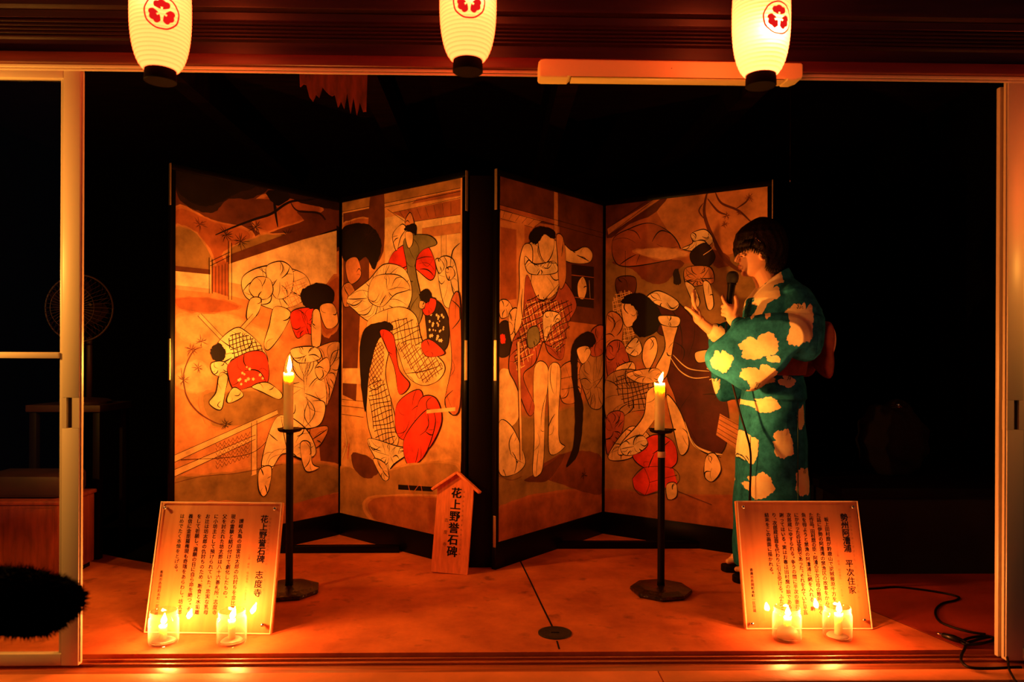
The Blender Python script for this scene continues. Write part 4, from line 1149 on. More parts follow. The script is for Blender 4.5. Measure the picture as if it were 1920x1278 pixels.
bm = bmesh.new(); tube(bm, [(0, 0.03, 0.45), (0, 0.14, 0.45)], [0.045, 0.035], 20); obj('motor', bm, DIM, root, 40)
bm = bmesh.new(); tube(bm, [(0, 0.09, 0.42), (0, 0.09, 0.02)], 0.014, 12); obj('stem', bm, DIM, root, True)
bm = bmesh.new(); lathe(bm, [(0.11, 0), (0.112, 0.012), (0.09, 0.022), (0.02, 0.03)], 32, (0, 0.06, 0)); obj('foot', bm, DIM, root, 40)
root = thing('side_table', 'dark table under the fan behind the left door', 'table', (-1.99, 1.2, 0))
obj('table_top', bx(-0.17, 0.17, -0.14, 0.16, 0.683, 0.715, 0.003), DIM, root, 30)
for x in (-0.145, 0.145):
    for y in (-0.11, 0.13): obj('leg', bx(x-0.016, x+0.016, y-0.016, y+0.016, 0, 0.6825, 0.002), M['iron'], root, 30)
root = thing('slatted_heater', 'low reddish brown box with a slatted side behind the left door glass', 'box', (-1.98, 0.72, 0))
RB = mat('red_brown_varnish', (0.24, 0.042, 0.014), 0.4, noise=(7, 0.35, (6, 6, 1)))
obj('body', bx(-0.22, 0.17, 0.0, 0.28, 0.02, 0.325, 0.006), RB, root, 30)
obj('top_board', bx(-0.225, 0.178, -0.006, 0.286, 0.3255, 0.342, 0.004), RB, root, 30)
bm = bmesh.new()
for k in range(5):
    for j in range(3): box(bm, -0.205+0.028*k, -0.19+0.028*k, -0.004, 0.001, 0.06+0.085*j, 0.13+0.085*j, 0.001)
obj('slats', bm, M['iron'], root, 30)
obj('front_panel', bx(-0.05, 0.155, -0.004, 0.0, 0.04, 0.31, 0.002), RB, root, 30)
for x in (-0.19, 0.14): obj('leg', bx(x-0.02, x+0.02, 0.02, 0.26, 0.0, 0.0195), M['iron'], root)
bm = bmesh.new(); box(bm, -0.2, 0.15, 0.04, 0.26, 0.343, 0.44, 0.02)
o = tag(obj('storage_case', bm, DIM, smooth=40), 'dark case lying on the slatted box behind the left door glass', 'case'); o.location = (-1.98, 0.72, 0)
# raised platform at the right with a glinting heap on it
root = thing('raised_platform', 'dark raised platform along the right side of the room', 'platform', (1.95, 1.5, 0))
obj('platform_board', bx(-0.44, 0.64, -0.70, 1.2, 0.34, 0.38, 0.004), M['iron'], root, 30)
obj('skirting', bx(-0.42, 0.62, -0.68, 1.18, 0.0, 0.3395), mat('dark_skirting', (0.005, 0.002, 0.0015), 0.8), root)
root = thing('plastic_wrapped_bundle', 'dim bundle under crinkled clear film near the right door', 'bundle', (1.95, 1.2, 0.381))
rnd = random.Random(4)
bm = bmesh.new(); bmesh.ops.create_icosphere(bm, subdivisions=4, radius=1.0)
for v in bm.verts:
    c = v.co; k = 1+0.06*math.sin(9*c.x+3*c.y)+0.05*math.sin(13*c.z+5*c.x); v.co = Vector((c.x*0.16*k, c.y*0.14*k, max(c.z*0.19*k, -0.16)+0.16))
obj('bundle_body', bm, mat('dull_cloth', (0.006, 0.002, 0.0015), 0.95), root, True)
bm = bmesh.new()
for k in range(34):
    a = rnd.uniform(0, 2*PI); x = 0.10*math.cos(a)*rnd.uniform(.3, 1); y = -0.06+0.06*math.sin(a); z = 0.335+rnd.uniform(-0.008, 0.012)
    v = [bm.verts.new((x+rnd.uniform(-.014, .014), y+rnd.uniform(-.014, .014), z+rnd.uniform(-.006, .010))) for _ in range(3)]
    bm.faces.new(v)
o = obj('crinkled_film', bm, M['steel'], root); 
# thin chain pull of a lamp, catching a little light
root = thing('pull_cord', 'thin pull cord hanging in the dark above the woman', 'cord', (1.50, 1.35, 1.86))
bm = bmesh.new(); tube(bm, [(0, 0, 0.0), (0.001, 0, 0.2), (0, 0, 0.56)], 0.0012, 6); obj('cord', bm, DIM, root, True)
bm = bmesh.new(); lathe(bm, [(0.001, -0.022), (0.004, -0.02), (0.0045, -0.004), (0.0015, 0.002)], 12); obj('bead', bm, M['steel'], root, True)
root = thing('lit_patch_piece', 'ragged reddish piece added as the dim lit ceiling patch above the left screen', 'hanging', (-0.745, 1.0, 2.395))  # added piece whose red colour stands in for candle light on the ceiling
rnd = random.Random(12); P = []
for i in range(22):
    t = i/21; P.append((-0.15+0.30*t, -0.27+0.10*rnd.random()-0.10*t))
bm = bmesh.new(); prism(bm, [(-0.16, 0.0), (0.16, 0.0)]+[(x, z) for x, z in reversed(P)], 0.0, 0.012)
obj('cloth', bm, mat('lit_patch_red', (0.22, 0.016, 0.006), 0.8, noise=(9, 0.5, (4, 1, 1))), root)
bm = bmesh.new(); box(bm, -0.19, 0.19, -0.004, 0.02, -0.002, 0.0095, 0.002); obj('hanging_rod', bm, M['iron'], root)
# black fuzzy bundle in front of the left door
root = thing('fuzzy_bundle', 'large black fuzzy rounded silhouette in front of the foot of the left door', 'bundle', (-0.815, -1.10, 0.536))
rnd = random.Random(9)
bm = bmesh.new(); bmesh.ops.create_icosphere(bm, subdivisions=5, radius=1.0)
for v in bm.verts:
    c = v.co.copy(); s = 0.90
    x = math.copysign(abs(c.x)**0.75, c.x)*0.130; y = c.y*0.058; z = c.z*0.054
    k = 1+rnd.uniform(-0.04, 0.05)+0.05*math.sin(7*c.x+2*c.z)
    v.co = Vector((x*k-0.02, y*k, z*k-0.004*c.x))
bm.faces.ensure_lookup_table()
for f in list(bm.faces):
    if rnd.random() < 0.55:
        c = f.calc_center_median(); nn = (f.normal+Vector((rnd.uniform(-.5, .5), rnd.uniform(-.5, .5), rnd.uniform(-.6, .3)))).normalized()
        t = f.normal.orthogonal().normalized()*0.0011; tip = c+nn*rnd.uniform(0.006, 0.014)
        bm.faces.new([bm.verts.new(c-t), bm.verts.new(c+t), bm.verts.new(tip)])
obj('fuzz', bm, M['fur'], root, normals=False)
bm = bmesh.new(); tube(bm, [(-0.10, 0, 0), (-0.42, 0, -0.03), (-0.44, 0, -0.08), (-0.44, 0, -0.536-0.42)], 0.009, 10); obj('support_pole', bm, M['black_plastic'], root, True)

# ------------------------------------------------------------------ woman in a green robe, facing left, speaking into a microphone
SKIN = mat('skin', (0.95, 0.52, 0.29), 0.5, spec=0.3)
for m_ in (SKIN,):
    b_ = m_.node_tree.nodes['Principled BSDF']; b_.inputs['Subsurface Weight'].default_value = 0.15
    b_.inputs['Subsurface Radius'].default_value = (1.0, 0.4, 0.2); b_.inputs['Subsurface Scale'].default_value = 0.008
HAIR = mat('black_brown_hair', (0.010, 0.004, 0.0025), 0.5, spec=0.25, noise=(120, 0.4, (1, 1, 0.08)), bump=(160, 0.25))
LIP = mat('lips', (0.70, 0.16, 0.12), 0.4)
OBI = mat('dark_red_sash', (0.30, 0.055, 0.035), 0.6, noise=(40, 0.25, (1, 1, 1)))
OBI_EDGE = mat('pale_pink_piping', (0.75, 0.42, 0.36), 0.6)
def yukata_mat():
    m = bpy.data.materials.new('yukata_cotton'); m.use_nodes = True
    nt = m.node_tree; b = nt.nodes['Principled BSDF']; N = nt.nodes.new; L = nt.links.new
    at = N('ShaderNodeAttribute'); at.attribute_name = 'pigment'; sp = N('ShaderNodeSeparateColor'); L(at.outputs['Color'], sp.inputs['Color'])
    tc = N('ShaderNodeTexCoord'); nz = N('ShaderNodeTexNoise'); nz.inputs['Scale'].default_value = 26; nz.inputs['Detail'].default_value = 8; nz.inputs['Roughness'].default_value = 0.65
    L(tc.outputs['Object'], nz.inputs['Vector'])
    g = N('ShaderNodeValToRGB'); e = g.color_ramp.elements
    e[0].position = 0.30; e[0].color = (.006, .085, .17, 1); e[1].position = 0.72; e[1].color = (.026, .30, .58, 1)
    L(nz.outputs['Fac'], g.inputs['Fac'])
    # the mask carries how deep inside a flower a point lies; a little noise frays its rim
    n2 = N('ShaderNodeTexNoise'); n2.inputs['Scale'].default_value = 130; L(tc.outputs['Object'], n2.inputs['Vector'])
    ma = N('ShaderNodeMath'); ma.operation = 'MULTIPLY_ADD'; ma.inputs[1].default_value = 0.16; ma.inputs[2].default_value = -0.08; L(n2.outputs['Fac'], ma.inputs[0])
    ad = N('ShaderNodeMath'); ad.operation = 'ADD'; L(sp.outputs[0], ad.inputs[0]); L(ma.outputs[0], ad.inputs[1])
    rp = N('ShaderNodeValToRGB'); e = rp.color_ramp.elements; e[0].position = 0.485; e[0].color = (0, 0, 0, 1); e[1].position = 0.515; e[1].color = (1, 1, 1, 1); L(ad.outputs[0], rp.inputs['Fac'])
    fl = N('ShaderNodeValToRGB'); e = fl.color_ramp.elements; e[0].position = 0.25; e[0].color = (.90, .66, .36, 1); e[1].position = 0.6; e[1].color = (.98, .86, .56, 1); L(nz.outputs['Fac'], fl.inputs['Fac'])
    mx = N('ShaderNodeMix'); mx.data_type = 'RGBA'; L(rp.outputs['Color'], mx.inputs['Factor']); L(g.outputs['Color'], mx.inputs['A']); L(fl.outputs['Color'], mx.inputs['B'])
    mk = N('ShaderNodeMix'); mk.data_type = 'RGBA'; L(sp.outputs[1], mk.inputs['Factor']); L(mx.outputs['Result'], mk.inputs['A']); mk.inputs['B'].default_value = (.004, .04, .06, 1)
    L(mk.outputs['Result'], b.inputs['Base Color']); b.inputs['Roughness'].default_value = 0.85; b.inputs['Specular IOR Level'].default_value = 0.1
    n3 = N('ShaderNodeTexNoise'); n3.inputs['Scale'].default_value = 18; n3.inputs['Detail'].default_value = 3; L(tc.outputs['Object'], n3.inputs['Vector'])
    bp = N('ShaderNodeBump'); bp.inputs['Strength'].default_value = 0.25; bp.inputs['Distance'].default_value = 0.012; L(n3.outputs['Fac'], bp.inputs['Height']); L(bp.outputs['Normal'], b.inputs['Normal'])
    return m
YUKATA = yukata_mat()

def ball(bm, c, r, s=(1, 1, 1), sub=3):
    g = bmesh.ops.create_icosphere(bm, subdivisions=sub, radius=r)['verts']
    bmesh.ops.scale(bm, vec=s, verts=g); bmesh.ops.translate(bm, vec=c, verts=g)
def limb(bm, pts, rad, n=14):
    """tapered limb with round joints"""
    for (a, b, ra, rb) in zip(pts, pts[1:], rad, rad[1:]): tube(bm, [a, b], [ra, rb], n)
    for p, r in zip(pts, rad): ball(bm, p, r, sub=2)
def remeshed(name, bm, voxel, smooth, iters, m, parent, after=None):
    bmesh.ops.recalc_face_normals(bm, faces=bm.faces)
    me = bpy.data.meshes.new('tmp'); bm.to_mesh(me); bm.free()
    o = bpy.data.objects.new('tmp', me); C.objects.link(o)
    r = o.modifiers.new('r', 'REMESH'); r.mode = 'VOXEL'; r.voxel_size = voxel
    s = o.modifiers.new('s', 'SMOOTH'); s.factor = smooth; s.iterations = iters
    out = bpy.data.meshes.new_from_object(o.evaluated_get(bpy.context.evaluated_depsgraph_get()))
    bpy.data.objects.remove(o); bpy.data.meshes.remove(me)
    out.name = name
    if after: after(out)
    return link(name, out, m, parent, True)
def ring(z, f, b, hw, n=48, e=2.3, dz=0.0, narrow=0.0):
    """a level outline: f front x, b back x, hw half width; dz lifts the back"""
    c, a = (f+b)/2, (b-f)/2; out = []
    for i in range(n):
        t = 2*PI*i/n; cs, sn = math.cos(t), math.sin(t)
        x = math.copysign(abs(cs)**(2/e), cs); y = math.copysign(abs(sn)**(2/e), sn)
        out.append((c+a*x, hw*y*(1-narrow*max(0, -x)), z+dz*x))
    return out
def interp(tab, z):
    for a, b in zip(tab, tab[1:]):
        if a[0] <= z <= b[0]:
            t = (z-a[0])/(b[0]-a[0]); t2 = t
            return tuple(p+(q-p)*t2 for p, q in zip(a[1:], b[1:]))
    return tab[0][1:] if z < tab[0][0] else tab[-1][1:]

PERSON_X = 1.198
person = thing('person', 'woman in a green robe with pale flower patches, speaking into a microphone', 'person', (PERSON_X, 0.80, 0))
bm = bmesh.new()
HEAD = [(1.300, -.112, -.070, .020), (1.309, -.121, -.058, .031), (1.325, -.126, -.040, .045), (1.339, -.131, -.026, .053), (1.355, -.136, -.008, .059), (1.375, -.138, .012, .064), (1.395, -.139, .026, .068),
        (1.412, -.146, .034, .070), (1.43, -.149, .040, .073), (1.46, -.146, .043, .075), (1.49, -.131, .036, .070), (1.515, -.106, .018, .056), (1.533, -.078, -.008, .034), (1.54, -.055, -.03, .012)]
loft(bm, [ring(z, f, b, hw, 40, 2.35 if z < 1.40 else 2.15, 0, 0.16 if z > 1.40 else 0.12) for z, f, b, hw in HEAD])
limb(bm, [(-.141, 0, 1.398), (-.150, 0, 1.382), (-.1555, 0, 1.3685)], [.0055, .0065, .0075], 10)
for s in (-1, 1):
    ball(bm, (-.146, s*.0085, 1.3655), .0072)
    ball(bm, (-.131, s*.030, 1.387), .0125, (.8, 1.1, .8))                     # eyelid
    limb(bm, [(-.135, s*.014, 1.3435), (-.1405, 0, 1.3455)], [.0045, .006], 8)
    limb(bm, [(-.133, s*.012, 1.3365), (-.1385, 0, 1.3355)], [.005, .0068], 8)
    for k in range(8):                                                          # ear
        a = PI*0.42+2*PI*0.78*k/7; p0 = (-.064-.0125*math.cos(a), s*(.0735+.004*math.cos(a)), 1.388+.023*math.sin(a))
        ball(bm, p0, .0055, sub=2)
    ball(bm, (-.066, s*.070, 1.387), .013, (.9, .45, 1.5)); ball(bm, (-.069, s*.0725, 1.366), .006)
ball(bm, (-.117, 0, 1.3125), .016, (1, 1.1, .9))
limb(bm, [(-.050, 0, 1.345), (-.025, 0, 1.29), (.005, 0, 1.22)], [.050, .050, .058], 20)
limb(bm, [(.02, 0, 1.19), (.015, 0, 1.0), (0, 0, .82)], [.095, .10, .115], 20)
for s in (-1, 1):
    limb(bm, [(.03, 0, 1.205), (.032, s*.135, 1.19)], [.05, .046])
    limb(bm, [(0, s*.06, .80), (-.01, s*.072, .45), (.02, s*.075, .10)], [.078, .052, .034])
    limb(bm, [(.035, s*.075, .075), (-.05, s*.078, .062), (-.125, s*.082, .054)], [.036, .032, .024])
    for k in range(5): limb(bm, [(-.12, s*(.060+.011*k), .052), (-.165+.007*k, s*(.060+.0115*k), .047)], [.011, .0095 if k else .012], 8)
# near (left) arm up to the microphone
limb(bm, [(.035, -.150, 1.175), (.050, -.205, .985), (-.150, -.085, 1.072), (-.180, -.045, 1.102)], [.045, .038, .025, .0225])
ball(bm, (-.190, -.046, 1.128), .034, (.72, .62, 1.15)); ball(bm, (-.197, -.050, 1.150), .028, (.85, .65, 1.0)); ball(bm, (-.178, -.048, 1.118), .024)
R8 = [.0092, .0085, .0078]
limb(bm, [(-.205, -.056, 1.160), (-.221, -.050, 1.186), (-.224, -.036, 1.207), (-.220, -.026, 1.213)], [.0098, .0088, .008, .0068], 10)      # forefinger along the shaft
for k, z in enumerate((1.164, 1.146, 1.129)):
    limb(bm, [(-.207, -.054+.002*k, z), (-.2225, -.036, z+.003), (-.217, -.014, z+.004), (-.199, -.011, z+.001)], [.0098-.0004*k, .009-.0004*k, .0083-.0004*k, .0072], 10)
limb(bm, [(-.182, -.056, 1.138), (-.171, -.058, 1.168), (-.170, -.052, 1.192), (-.173, -.045, 1.210)], [.014, .0105, .0095, .0075], 10)   # thumb on the near edge
# far (right) arm, hand open
limb(bm, [(.035, .140, 1.175), (-.035, .190, .985), (-.215, .145, 1.066), (-.262, .140, 1.103)], [.045, .038, .025, .0215])
ball(bm, (-.285, .140, 1.135), .036, (.50, .95, 1.0)); ball(bm, (-.296, .140, 1.158), .034, (.40, 1.0, .75)); ball(bm, (-.272, .140, 1.115), .024, (.9, .9, 1.0))
for k in range(4):
    y = .112+.0185*k; ln = (.070, .078, .073, .056)[k]; lx = (-.016, -.006, .004, .014)[k]
    b0 = Vector((-.302+.003*k, y, 1.172-.003*abs(k-1.5))); dr = Vector((lx*1.0/0.075, (-.16, -.04, .08, .22)[k], 1)).normalized()
    limb(bm, [b0, b0+dr*ln*.45+Vector((-.004, 0, 0)), b0+dr*ln*.78+Vector((-.003, 0, 0)), b0+dr*ln+Vector((.001, 0, 0))], [.0098, .0088, .0080, .0066], 10)
limb(bm, [(-.285, .118, 1.126), (-.308, .104, 1.142), (-.330, .096, 1.160), (-.349, .092, 1.171)], [.014, .0108, .0092, .0072], 10)
body = remeshed('body', bm, 0.0032, 0.5, 3, SKIN, person)
for s in (-1, 1):
    bm = bmesh.new(); limb(bm, [(-.1425, s*.019, 1.3845), (-.1410, s*.029, 1.3820), (-.1335, s*.039, 1.3835), (-.127, s*.045, 1.386)], [.0010, .0018, .0020, .0012], 8); obj('eyelashes', bm, HAIR, person, True)
    bm = bmesh.new(); limb(bm, [(-.1475, s*.014, 1.4045), (-.1440, s*.030, 1.4085), (-.135, s*.043, 1.4045)], [.0016, .0022, .0012], 8); obj('eyebrow', bm, HAIR, person, True)
bm = bmesh.new()
for s in (-1, 1):
    limb(bm, [(-.1365, s*.013, 1.3432), (-.1428, 0, 1.3452)], [.0034, .0045], 8); limb(bm, [(-.1345, s*.011, 1.3370), (-.1415, 0, 1.3356)], [.0036, .0048], 8)
obj('lips', bm, LIP, person, True)

# hair: a bob that covers the ear tops, with a fringe
HR = [(1.318, -.12, .030, .060), (1.330, -.14, .046, .072), (1.350, -.150, .058, .082), (1.380, -.155, .065, .0855), (1.412, -.161, .067, .0875), (1.45, -.163, .065, .090), (1.485, -.153, .057, .086), (1.515, -.127, .040, .074), (1.535, -.10, .020, .057), (1.55, -.075, -.004, .034), (1.558, -.055, -.025, .010)]
def hair_edge(x):
    tab = [(-.17, 1.402), (-.150, 1.400), (-.138, 1.408), (-.126, 1.418), (-.112, 1.412), (-.096, 1.402), (-.080, 1.396), (-.066, 1.388), (-.056, 1.372), (-.052, 1.345), (-.046, 1.330), (-.02, 1.322), (.02, 1.319), (.08, 1.318)]
    return interp(tab, x)[0]
n, mz = 128, 62
bm = bmesh.new(); G = []
for j in range(mz+1):
    t = j/mz; z = 1.318+(1.558-1.318)*(1-(1-t)**1.25); f, b, hw = interp(HR, z)
    rr = ring(z, f, b, hw, n, 2.15, 0, 0.10); row = []
    for i, p in enumerate(rr):
        c = Vector(((f+b)/2, 0, z)); d = Vector(p)-c; k = 1+0.010*math.sin(i*2*PI*21/n+3*math.sin(z*30))+0.008*math.sin(i*2*PI*8/n+z*60)
        e = hair_edge(p[0]); drop = 0.0
        row.append(bm.verts.new(c+d*k))
    G.append(row)
for j in range(mz):
    for i in range(n):
        q = (G[j][i], G[j][(i+1) % n], G[j+1][(i+1) % n], G[j+1][i]); cx = sum(v.co.x for v in q)/4; cz = sum(v.co.z for v in q)/4
        if cz > hair_edge(cx)+0.003*math.sin(i*2.1): bm.faces.new(q)
bm.faces.new(G[mz])
bmesh.ops.delete(bm, geom=[v for v in bm.verts if not v.link_faces], context='VERTS')
bmesh.ops.recalc_face_normals(bm, faces=bm.faces)
bmesh.ops.solidify(bm, geom=bm.faces[:], thickness=0.013)
hair = obj('hair', bm, HAIR, person, True)
# loose locks of the fringe and over the temple
bm = bmesh.new()
rnd = random.Random(3)
for k in range(64):
    u = k/63; q_ = 1-(2*u-1)**2; y = -.076+.152*u; x0 = -.116-.032*q_; jit = rnd.uniform(-1, 1); e_ = rnd.uniform(-.010, .010)
    limb(bm, [(x0+.022, y*.90, 1.49), (x0+.002-.006*q_, y*.99+.002*jit, 1.450), (x0-.009-.005*q_, y*1.04+.003*jit, 1.420), (x0-.006-.003*q_, y*1.03+.006*jit, 1.400+e_-.006*q_)], [.0045, .0042, .003, .0006], 6)
def hair_y(x, z, k=1.0):
    f, b_, hw = interp(HR, z); c, a_ = (f+b_)/2, (b_-f)/2; q = min(abs((x-c)/a_), .995)
    return -hw*k*(1-q**2.15)**(1/2.15)*(1-.10*max(0, -(x-c)/a_))
for k in range(90):
    x = -.128+.165*k/89; zt = hair_edge(x)-.004+rnd.uniform(-.008, .003); zm = min(zt+.05, 1.47); zs = min(zt+.10, 1.50)
    limb(bm, [(x+.010, hair_y(x+.010, zs, .90), zs), (x+.004, hair_y(x+.004, zm, .965), zm), (x+.001, hair_y(x+.001, zt+.02, .985), zt+.02), (x-.003+rnd.uniform(-.003, .003), hair_y(x, max(zt, 1.319), .93), zt-.004)], [.0032, .0036, .0030, .0005], 6)
obj('fringe', bm, HAIR, person, True)
bm = bmesh.new()
for k in range(4): ball(bm, (-.100+.006*k, -.091, 1.452-.005*k), .0024 if k % 2 else .003, sub=2)
obj('hair_clip', bm, M['steel'], person, True)

# robe: trunk, skirt, two hanging sleeves, joined into one cloth
bm = bmesh.new()
ROBE = [(.045, -.150, .150, .150), (.15, -.152, .152, .156), (.315, -.150, .153, .160), (.45, -.142, .146, .163), (.60, -.130, .134, .166), (.70, -.120, .126, .168), (.768, -.113, .121, .168), (.778, -.112, .127, .178),
        (.83, -.104, .124, .174), (.878, -.096, .116, .165), (.924, -.095, .125, .165), (.972, -.096, .133, .170), (1.0, -.098, .145, .178), (1.074, -.103, .157, .188), (1.153, -.104, .153, .190), (1.20, -.095, .145, .186), (1.235, -.078, .132, .160), (1.262, -.058, .112, .118), (1.282, -.040, .088, .080)]
loft(bm, [ring(z, f, b, hw, 56, 2.45 if z < .9 else 2.2, 0.010 if z > 1.2 else 0) for z, f, b, hw in ROBE])
def bag(poly, y0, y1, slope):
    """hanging sleeve: outline in x,z given a thickness about a plane y = y0 + slope*x"""
    q = catmull(poly, 5, True); n = len(q); cx = sum(p[0] for p in q)/n; cz = sum(p[1] for p in q)/n
    rings = []
    for k, sc in ((-1.0, .80), (-.75, .93), (-.3, 1.0), (.3, 1.0), (.75, .93), (1.0, .80)):
        rings.append([(cx+(x-cx)*sc, y0+slope*(x-cx)+k*y1, cz+(z-cz)*sc) for x, z in q])
    loft(bm, rings)
NEAR = [(-0.195, 1.104), (-0.230, 1.066), (-0.279, 1.014), (-0.319, 0.961), (-0.314, 0.915), (-0.285, 0.878), (-0.222, 0.840), (-0.162, 0.814), (-0.111, 0.830), (-0.060, 0.878), (-0.002, 0.954), (0.060, 1.02), (0.035, 1.11), (-0.085, 1.13)]
FAR = [(-0.186, 1.094), (-0.226, 1.030), (-0.226, 0.942), (-0.208, 0.836), (-0.180, 0.752), (-0.116, 0.753), (-0.059, 0.785), (0.000, 1.021), (-0.110, 1.105)]
bag(NEAR, -.168, .036, -.42)
bag(FAR, .165, .024, .25)
limb(bm, [(.045, -.135, 1.195), (.068, -.185, 1.11), (.060, -.205, 1.00)], [.070, .078, .072], 24)
limb(bm, [(.060, -.205, .995), (-.06, -.155, 1.045), (-.165, -.085, 1.082)], [.066, .054, .040], 24)
limb(bm, [(.045, .125, 1.195), (.03, .165, 1.10), (-.04, .190, 1.00)], [.064, .066, .060], 24)
limb(bm, [(-.04, .190, .995), (-.12, .17, 1.03), (-.196, .150, 1.064)], [.058, .050, .040], 24)
# crossed collar band round the neck and down the chest
for s in (-1, 1):
    P = [(.078, 0, 1.315), (.062, s*.040, 1.308), (.020, s*.066, 1.286), (-.035, s*.062, 1.245), (-.082, s*.044, 1.190), (-.108, s*.018, 1.130), (-.112, s*-.012, 1.06)]
    q = catmull(P, 6); V = []
    for i, p in enumerate(q):
        a, b = Vector(q[max(i-1, 0)]), Vector(q[min(i+1, len(q)-1)]); t = (b-a).normalized(); out = Vector((p[0]-.02, p[1], 0.03)).normalized()
        side = t.cross(out).normalized(); o2 = side.cross(t).normalized(); pv = Vector(p)
        V.append([pv+side*.024+o2*.007, pv-side*.024+o2*.007, pv-side*.024-o2*.006, pv+side*.024-o2*.006])
    loft(bm, V)
FLOWERS = [(-.056, 1.221, .030, .058, -35), (.020, 1.085, .050, .096, -18), (-.131, .994, .072, .050, 20), (-.262, .934, .040, .046, 0), (-.121, .872, .074, .046, -8), (-.082, .944, .026, .015, -10), (-.150, .80, .02, .03, 0), (.005, .851, .036, .024, 0), (-.072, .752, .047, .032, 0), (-.010, .594, .043, .062, 8),
           (-.128, .567, .030, .064, 0), (-.092, .414, .046, .055, -15), (.072, .70, .022, .050, 0), (.085, .433, .042, .062, 0), (-.010, 1.285, .036, .026, 35), (-.130, 1.164, .012, .060, -22), (-.086, 1.15, .010, .052, -20), (-.05, .20, .05, .06, 10), (.06, .14, .04, .05, 0)]
FAR_FLOWERS = [(-.205, 1.060, .042, .040, 0), (-.218, .800, .030, .062, -22), (-.10, 1.2, .04, .05, 0), (-.02, .95, .05, .05, 0), (.06, 1.10, .06, .06, 0), (-.03, .60, .06, .06, 0), (.05, .35, .06, .05, 0), (-.08, .25, .05, .06, 0), (.08, .72, .05, .05, 0), (.10, .90, .05, .05, 0)]
def petal(dx, dz, a, b, rot, ph):
    c, s = math.cos(math.radians(rot)), math.sin(math.radians(rot)); u, v = (dx*c+dz*s)/a, (-dx*s+dz*c)/b
    r = math.hypot(u, v); t = math.atan2(v, u)
    lim = 0.98+0.09*math.cos(4*t+ph)+0.05*math.cos(7*t+2*ph)+0.028*math.sin(19*t+ph)-0.40*math.exp(-((t-1.2-ph*.1)/0.13)**2)
    return lim-r
def robe_color(me):
    col = me.color_attributes.new('pigment', 'FLOAT_COLOR', 'POINT'); me.update()
    vs = me.vertices; nor = [v.normal.copy() for v in vs]
    for i, v in enumerate(vs):
        x, y, z = v.co
        k = 0.0045*math.sin(38*x+26*z+9*y)*math.exp(-((z-.93)/.14)**2)*(1 if x < .08 else 0) + 0.0022*math.sin(31*z-22*x+14*y)
        v.co = v.co + nor[i]*k
        best = -9; stem = 0.0
        L_ = FLOWERS if (nor[i].y < 0.25 and y < .10) else FAR_FLOWERS
        for n_, (fx, fz, a, b, r) in enumerate(L_):
            dx, dz = x-fx, z-fz
            if abs(dx) < .14 and abs(dz) < .14:
                best = max(best, petal(dx, dz, a, b, r, n_*1.7))
                sx_, sz_ = dx-a*.25*math.cos(n_), dz-b*(.75 if n_ % 2 else -.75)        # dark stamen tuft at the rim
                if n_ % 3 == 1 and abs(sx_) < .009 and abs(sz_) < .012 and a > .02 and math.sin(sx_*1100+sz_*300) > .3: stem = 1.0
        col.data[i].color = (min(max(0.5+best*.9, 0), 1), stem, 0, 1)
remeshed('yukata', bm, 0.0034, 0.5, 4, YUKATA, person, robe_color)
# seam lines of the wrap: overlap edge down the skirt
bm = bmesh.new()
for x, z0, z1 in ((.050, .06, .775), (-.135, .06, .62)):
    y = -.158 if x > 0 else -.125
    limb(bm, [(x, y-.006, z1), (x+.004, y-.002, (z0+z1)/2), (x+.008, y+.004, z0)], [.0016, .002, .0016], 6)
obj('wrap_seam', bm, mat('dark_seam', (.01, .06, .06), .8), person, True)
# sash and bow
bm = bmesh.new()
zz = [.876, .880, .905, .935, .965, .986, .990]
loft(bm, [ring(z, *[(a+d) for a, d in zip(interp(ROBE, z), (-.007-.003*(0 < i < 6), .010, .006+.002*(0 < i < 6)))], 56, 2.3) for i, z in enumerate(zz)])
obj('sash', bm, OBI, person, True)
bow = None
bm = bmesh.new()
for s in (-1, 1):
    for (z0, zr, xr, tilt) in ((1.02, .070, .030, .0), (.945, .060, .026, -.02)):
        R_ = []
        for k in range(9):
            t = k/8; y = s*(.005+.15*t); h = zr*(0.45+0.75*math.sin(PI*min(t*.62+.12, 1))); w_ = xr*(0.6+0.5*math.sin(PI*t))
            R_.append([(.190+.012*math.sin(PI*t)+w_*math.cos(2*PI*i/20), y, z0+tilt*t+h*math.sin(2*PI*i/20)) for i in range(20)])
        loft(bm, R_)
box(bm, .165, .215, -.028, .028, .93, 1.03, .012)
bow = remeshed('sash_bow', bm, .006, .5, 3, OBI, person)
bm = bmesh.new()
for s in (-1, 1): tube(bm, catmull([(.185, s*.03, 1.085), (.205, s*.09, 1.098), (.212, s*.145, 1.05), (.205, s*.15, .98), (.19, s*.11, .945)], 6), .0035, 8)
obj('bow_piping', bm, OBI_EDGE, bow, True)
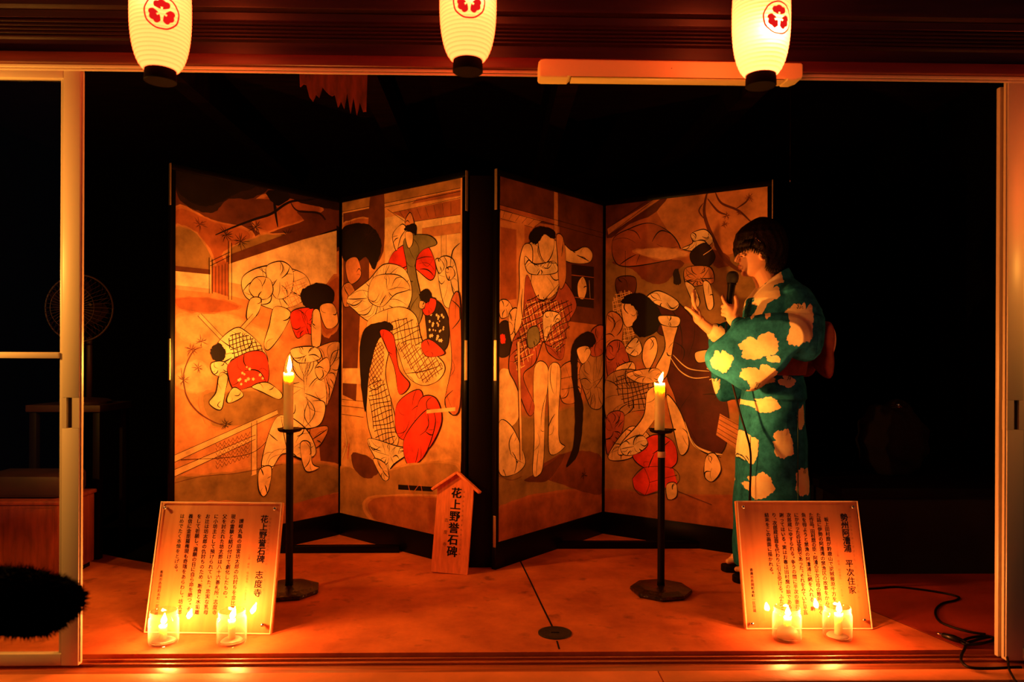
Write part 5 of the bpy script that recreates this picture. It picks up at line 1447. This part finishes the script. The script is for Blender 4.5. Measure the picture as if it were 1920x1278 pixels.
for s in (-1, 1):
    bm = bmesh.new(); R_ = []
    for x, hw in ((.075, .022), (.06, .036), (-.05, .040), (-.14, .042), (-.178, .030), (-.188, .012)):
        R_.append([(x, s*.078+sx*hw, zz_) for sx, zz_ in ((-1, 0.001), (1, 0.001), (1, .022), (.8, .027), (-.8, .027), (-1, .022))])
    loft(bm, R_); sd = obj('sandal', bm, M['iron'], person, 30)
    bm = bmesh.new(); tube(bm, catmull([(-.04, s*.078-.036, .028), (-.08, s*.078-.02, .075), (-.125, s*.072, .078), (-.08, s*.078+.03, .075), (-.04, s*.078+.036, .028)], 5), .005, 8); obj('strap', bm, M['black_plastic'], sd, True)

# ------------------------------------------------------------------ microphone and its cable
mic = thing('microphone', 'black hand microphone held by the woman in green', 'microphone', (0.988, 0.76, 1.10))
ax = (Vector((1.0270, .80, 1.290))-Vector((1.0035, .80, 1.108))); L_ = ax.length; mt = Matrix.Translation((0.0035, 0, 0.008)) @ ax.to_track_quat('Z', 'Y').to_matrix().to_4x4()
def micp(name, prof, m, n=28):
    bm = bmesh.new(); lathe(bm, prof, n); bmesh.ops.transform(bm, matrix=mt, verts=bm.verts); return obj(name, bm, m, mic, 40)
micp('handle', [(.0085, 0), (.0105, .002), (.0115, .02), (.0135, .08), (.0165, .138), (.0175, .152)], M['black_plastic'])
micp('collar_ring', [(.0178, .152), (.0195, .153), (.0195, .159), (.0180, .160)], M['black_plastic'])
micp('grille', [(.0185, .160), (.0235, .168), (.0258, .182), (.0245, .197), (.018, .207), (.008, .2115), (.001, .2122)], M['mesh_grille'])
P = [(.0040, 0, .002), (-.002, -.004, -.05), (.006, -.02, -.19), (.022, -.10, -.36), (.040, -.14, -.46), (.054, -.15, -.53), (.056, -.15, -.62), (.05, -.15, -.78), (.05, -.14, -.98), (.06, -.10, -1.085)]
W_ = [(x+.988, y+.76, z+1.10) for x, y, z in P]+[(1.14, .62, .005), (1.22, .56, .005)]+[(x, y, .005) for x, y in CABLE_FLOOR]
bm = bmesh.new(); tube(bm, catmull(W_, 6), .0042, 10)
tag(obj('microphone_cable', bm, M['rubber'], smooth=True), 'long black cable from the held microphone down and across the floor at the right', 'cable')
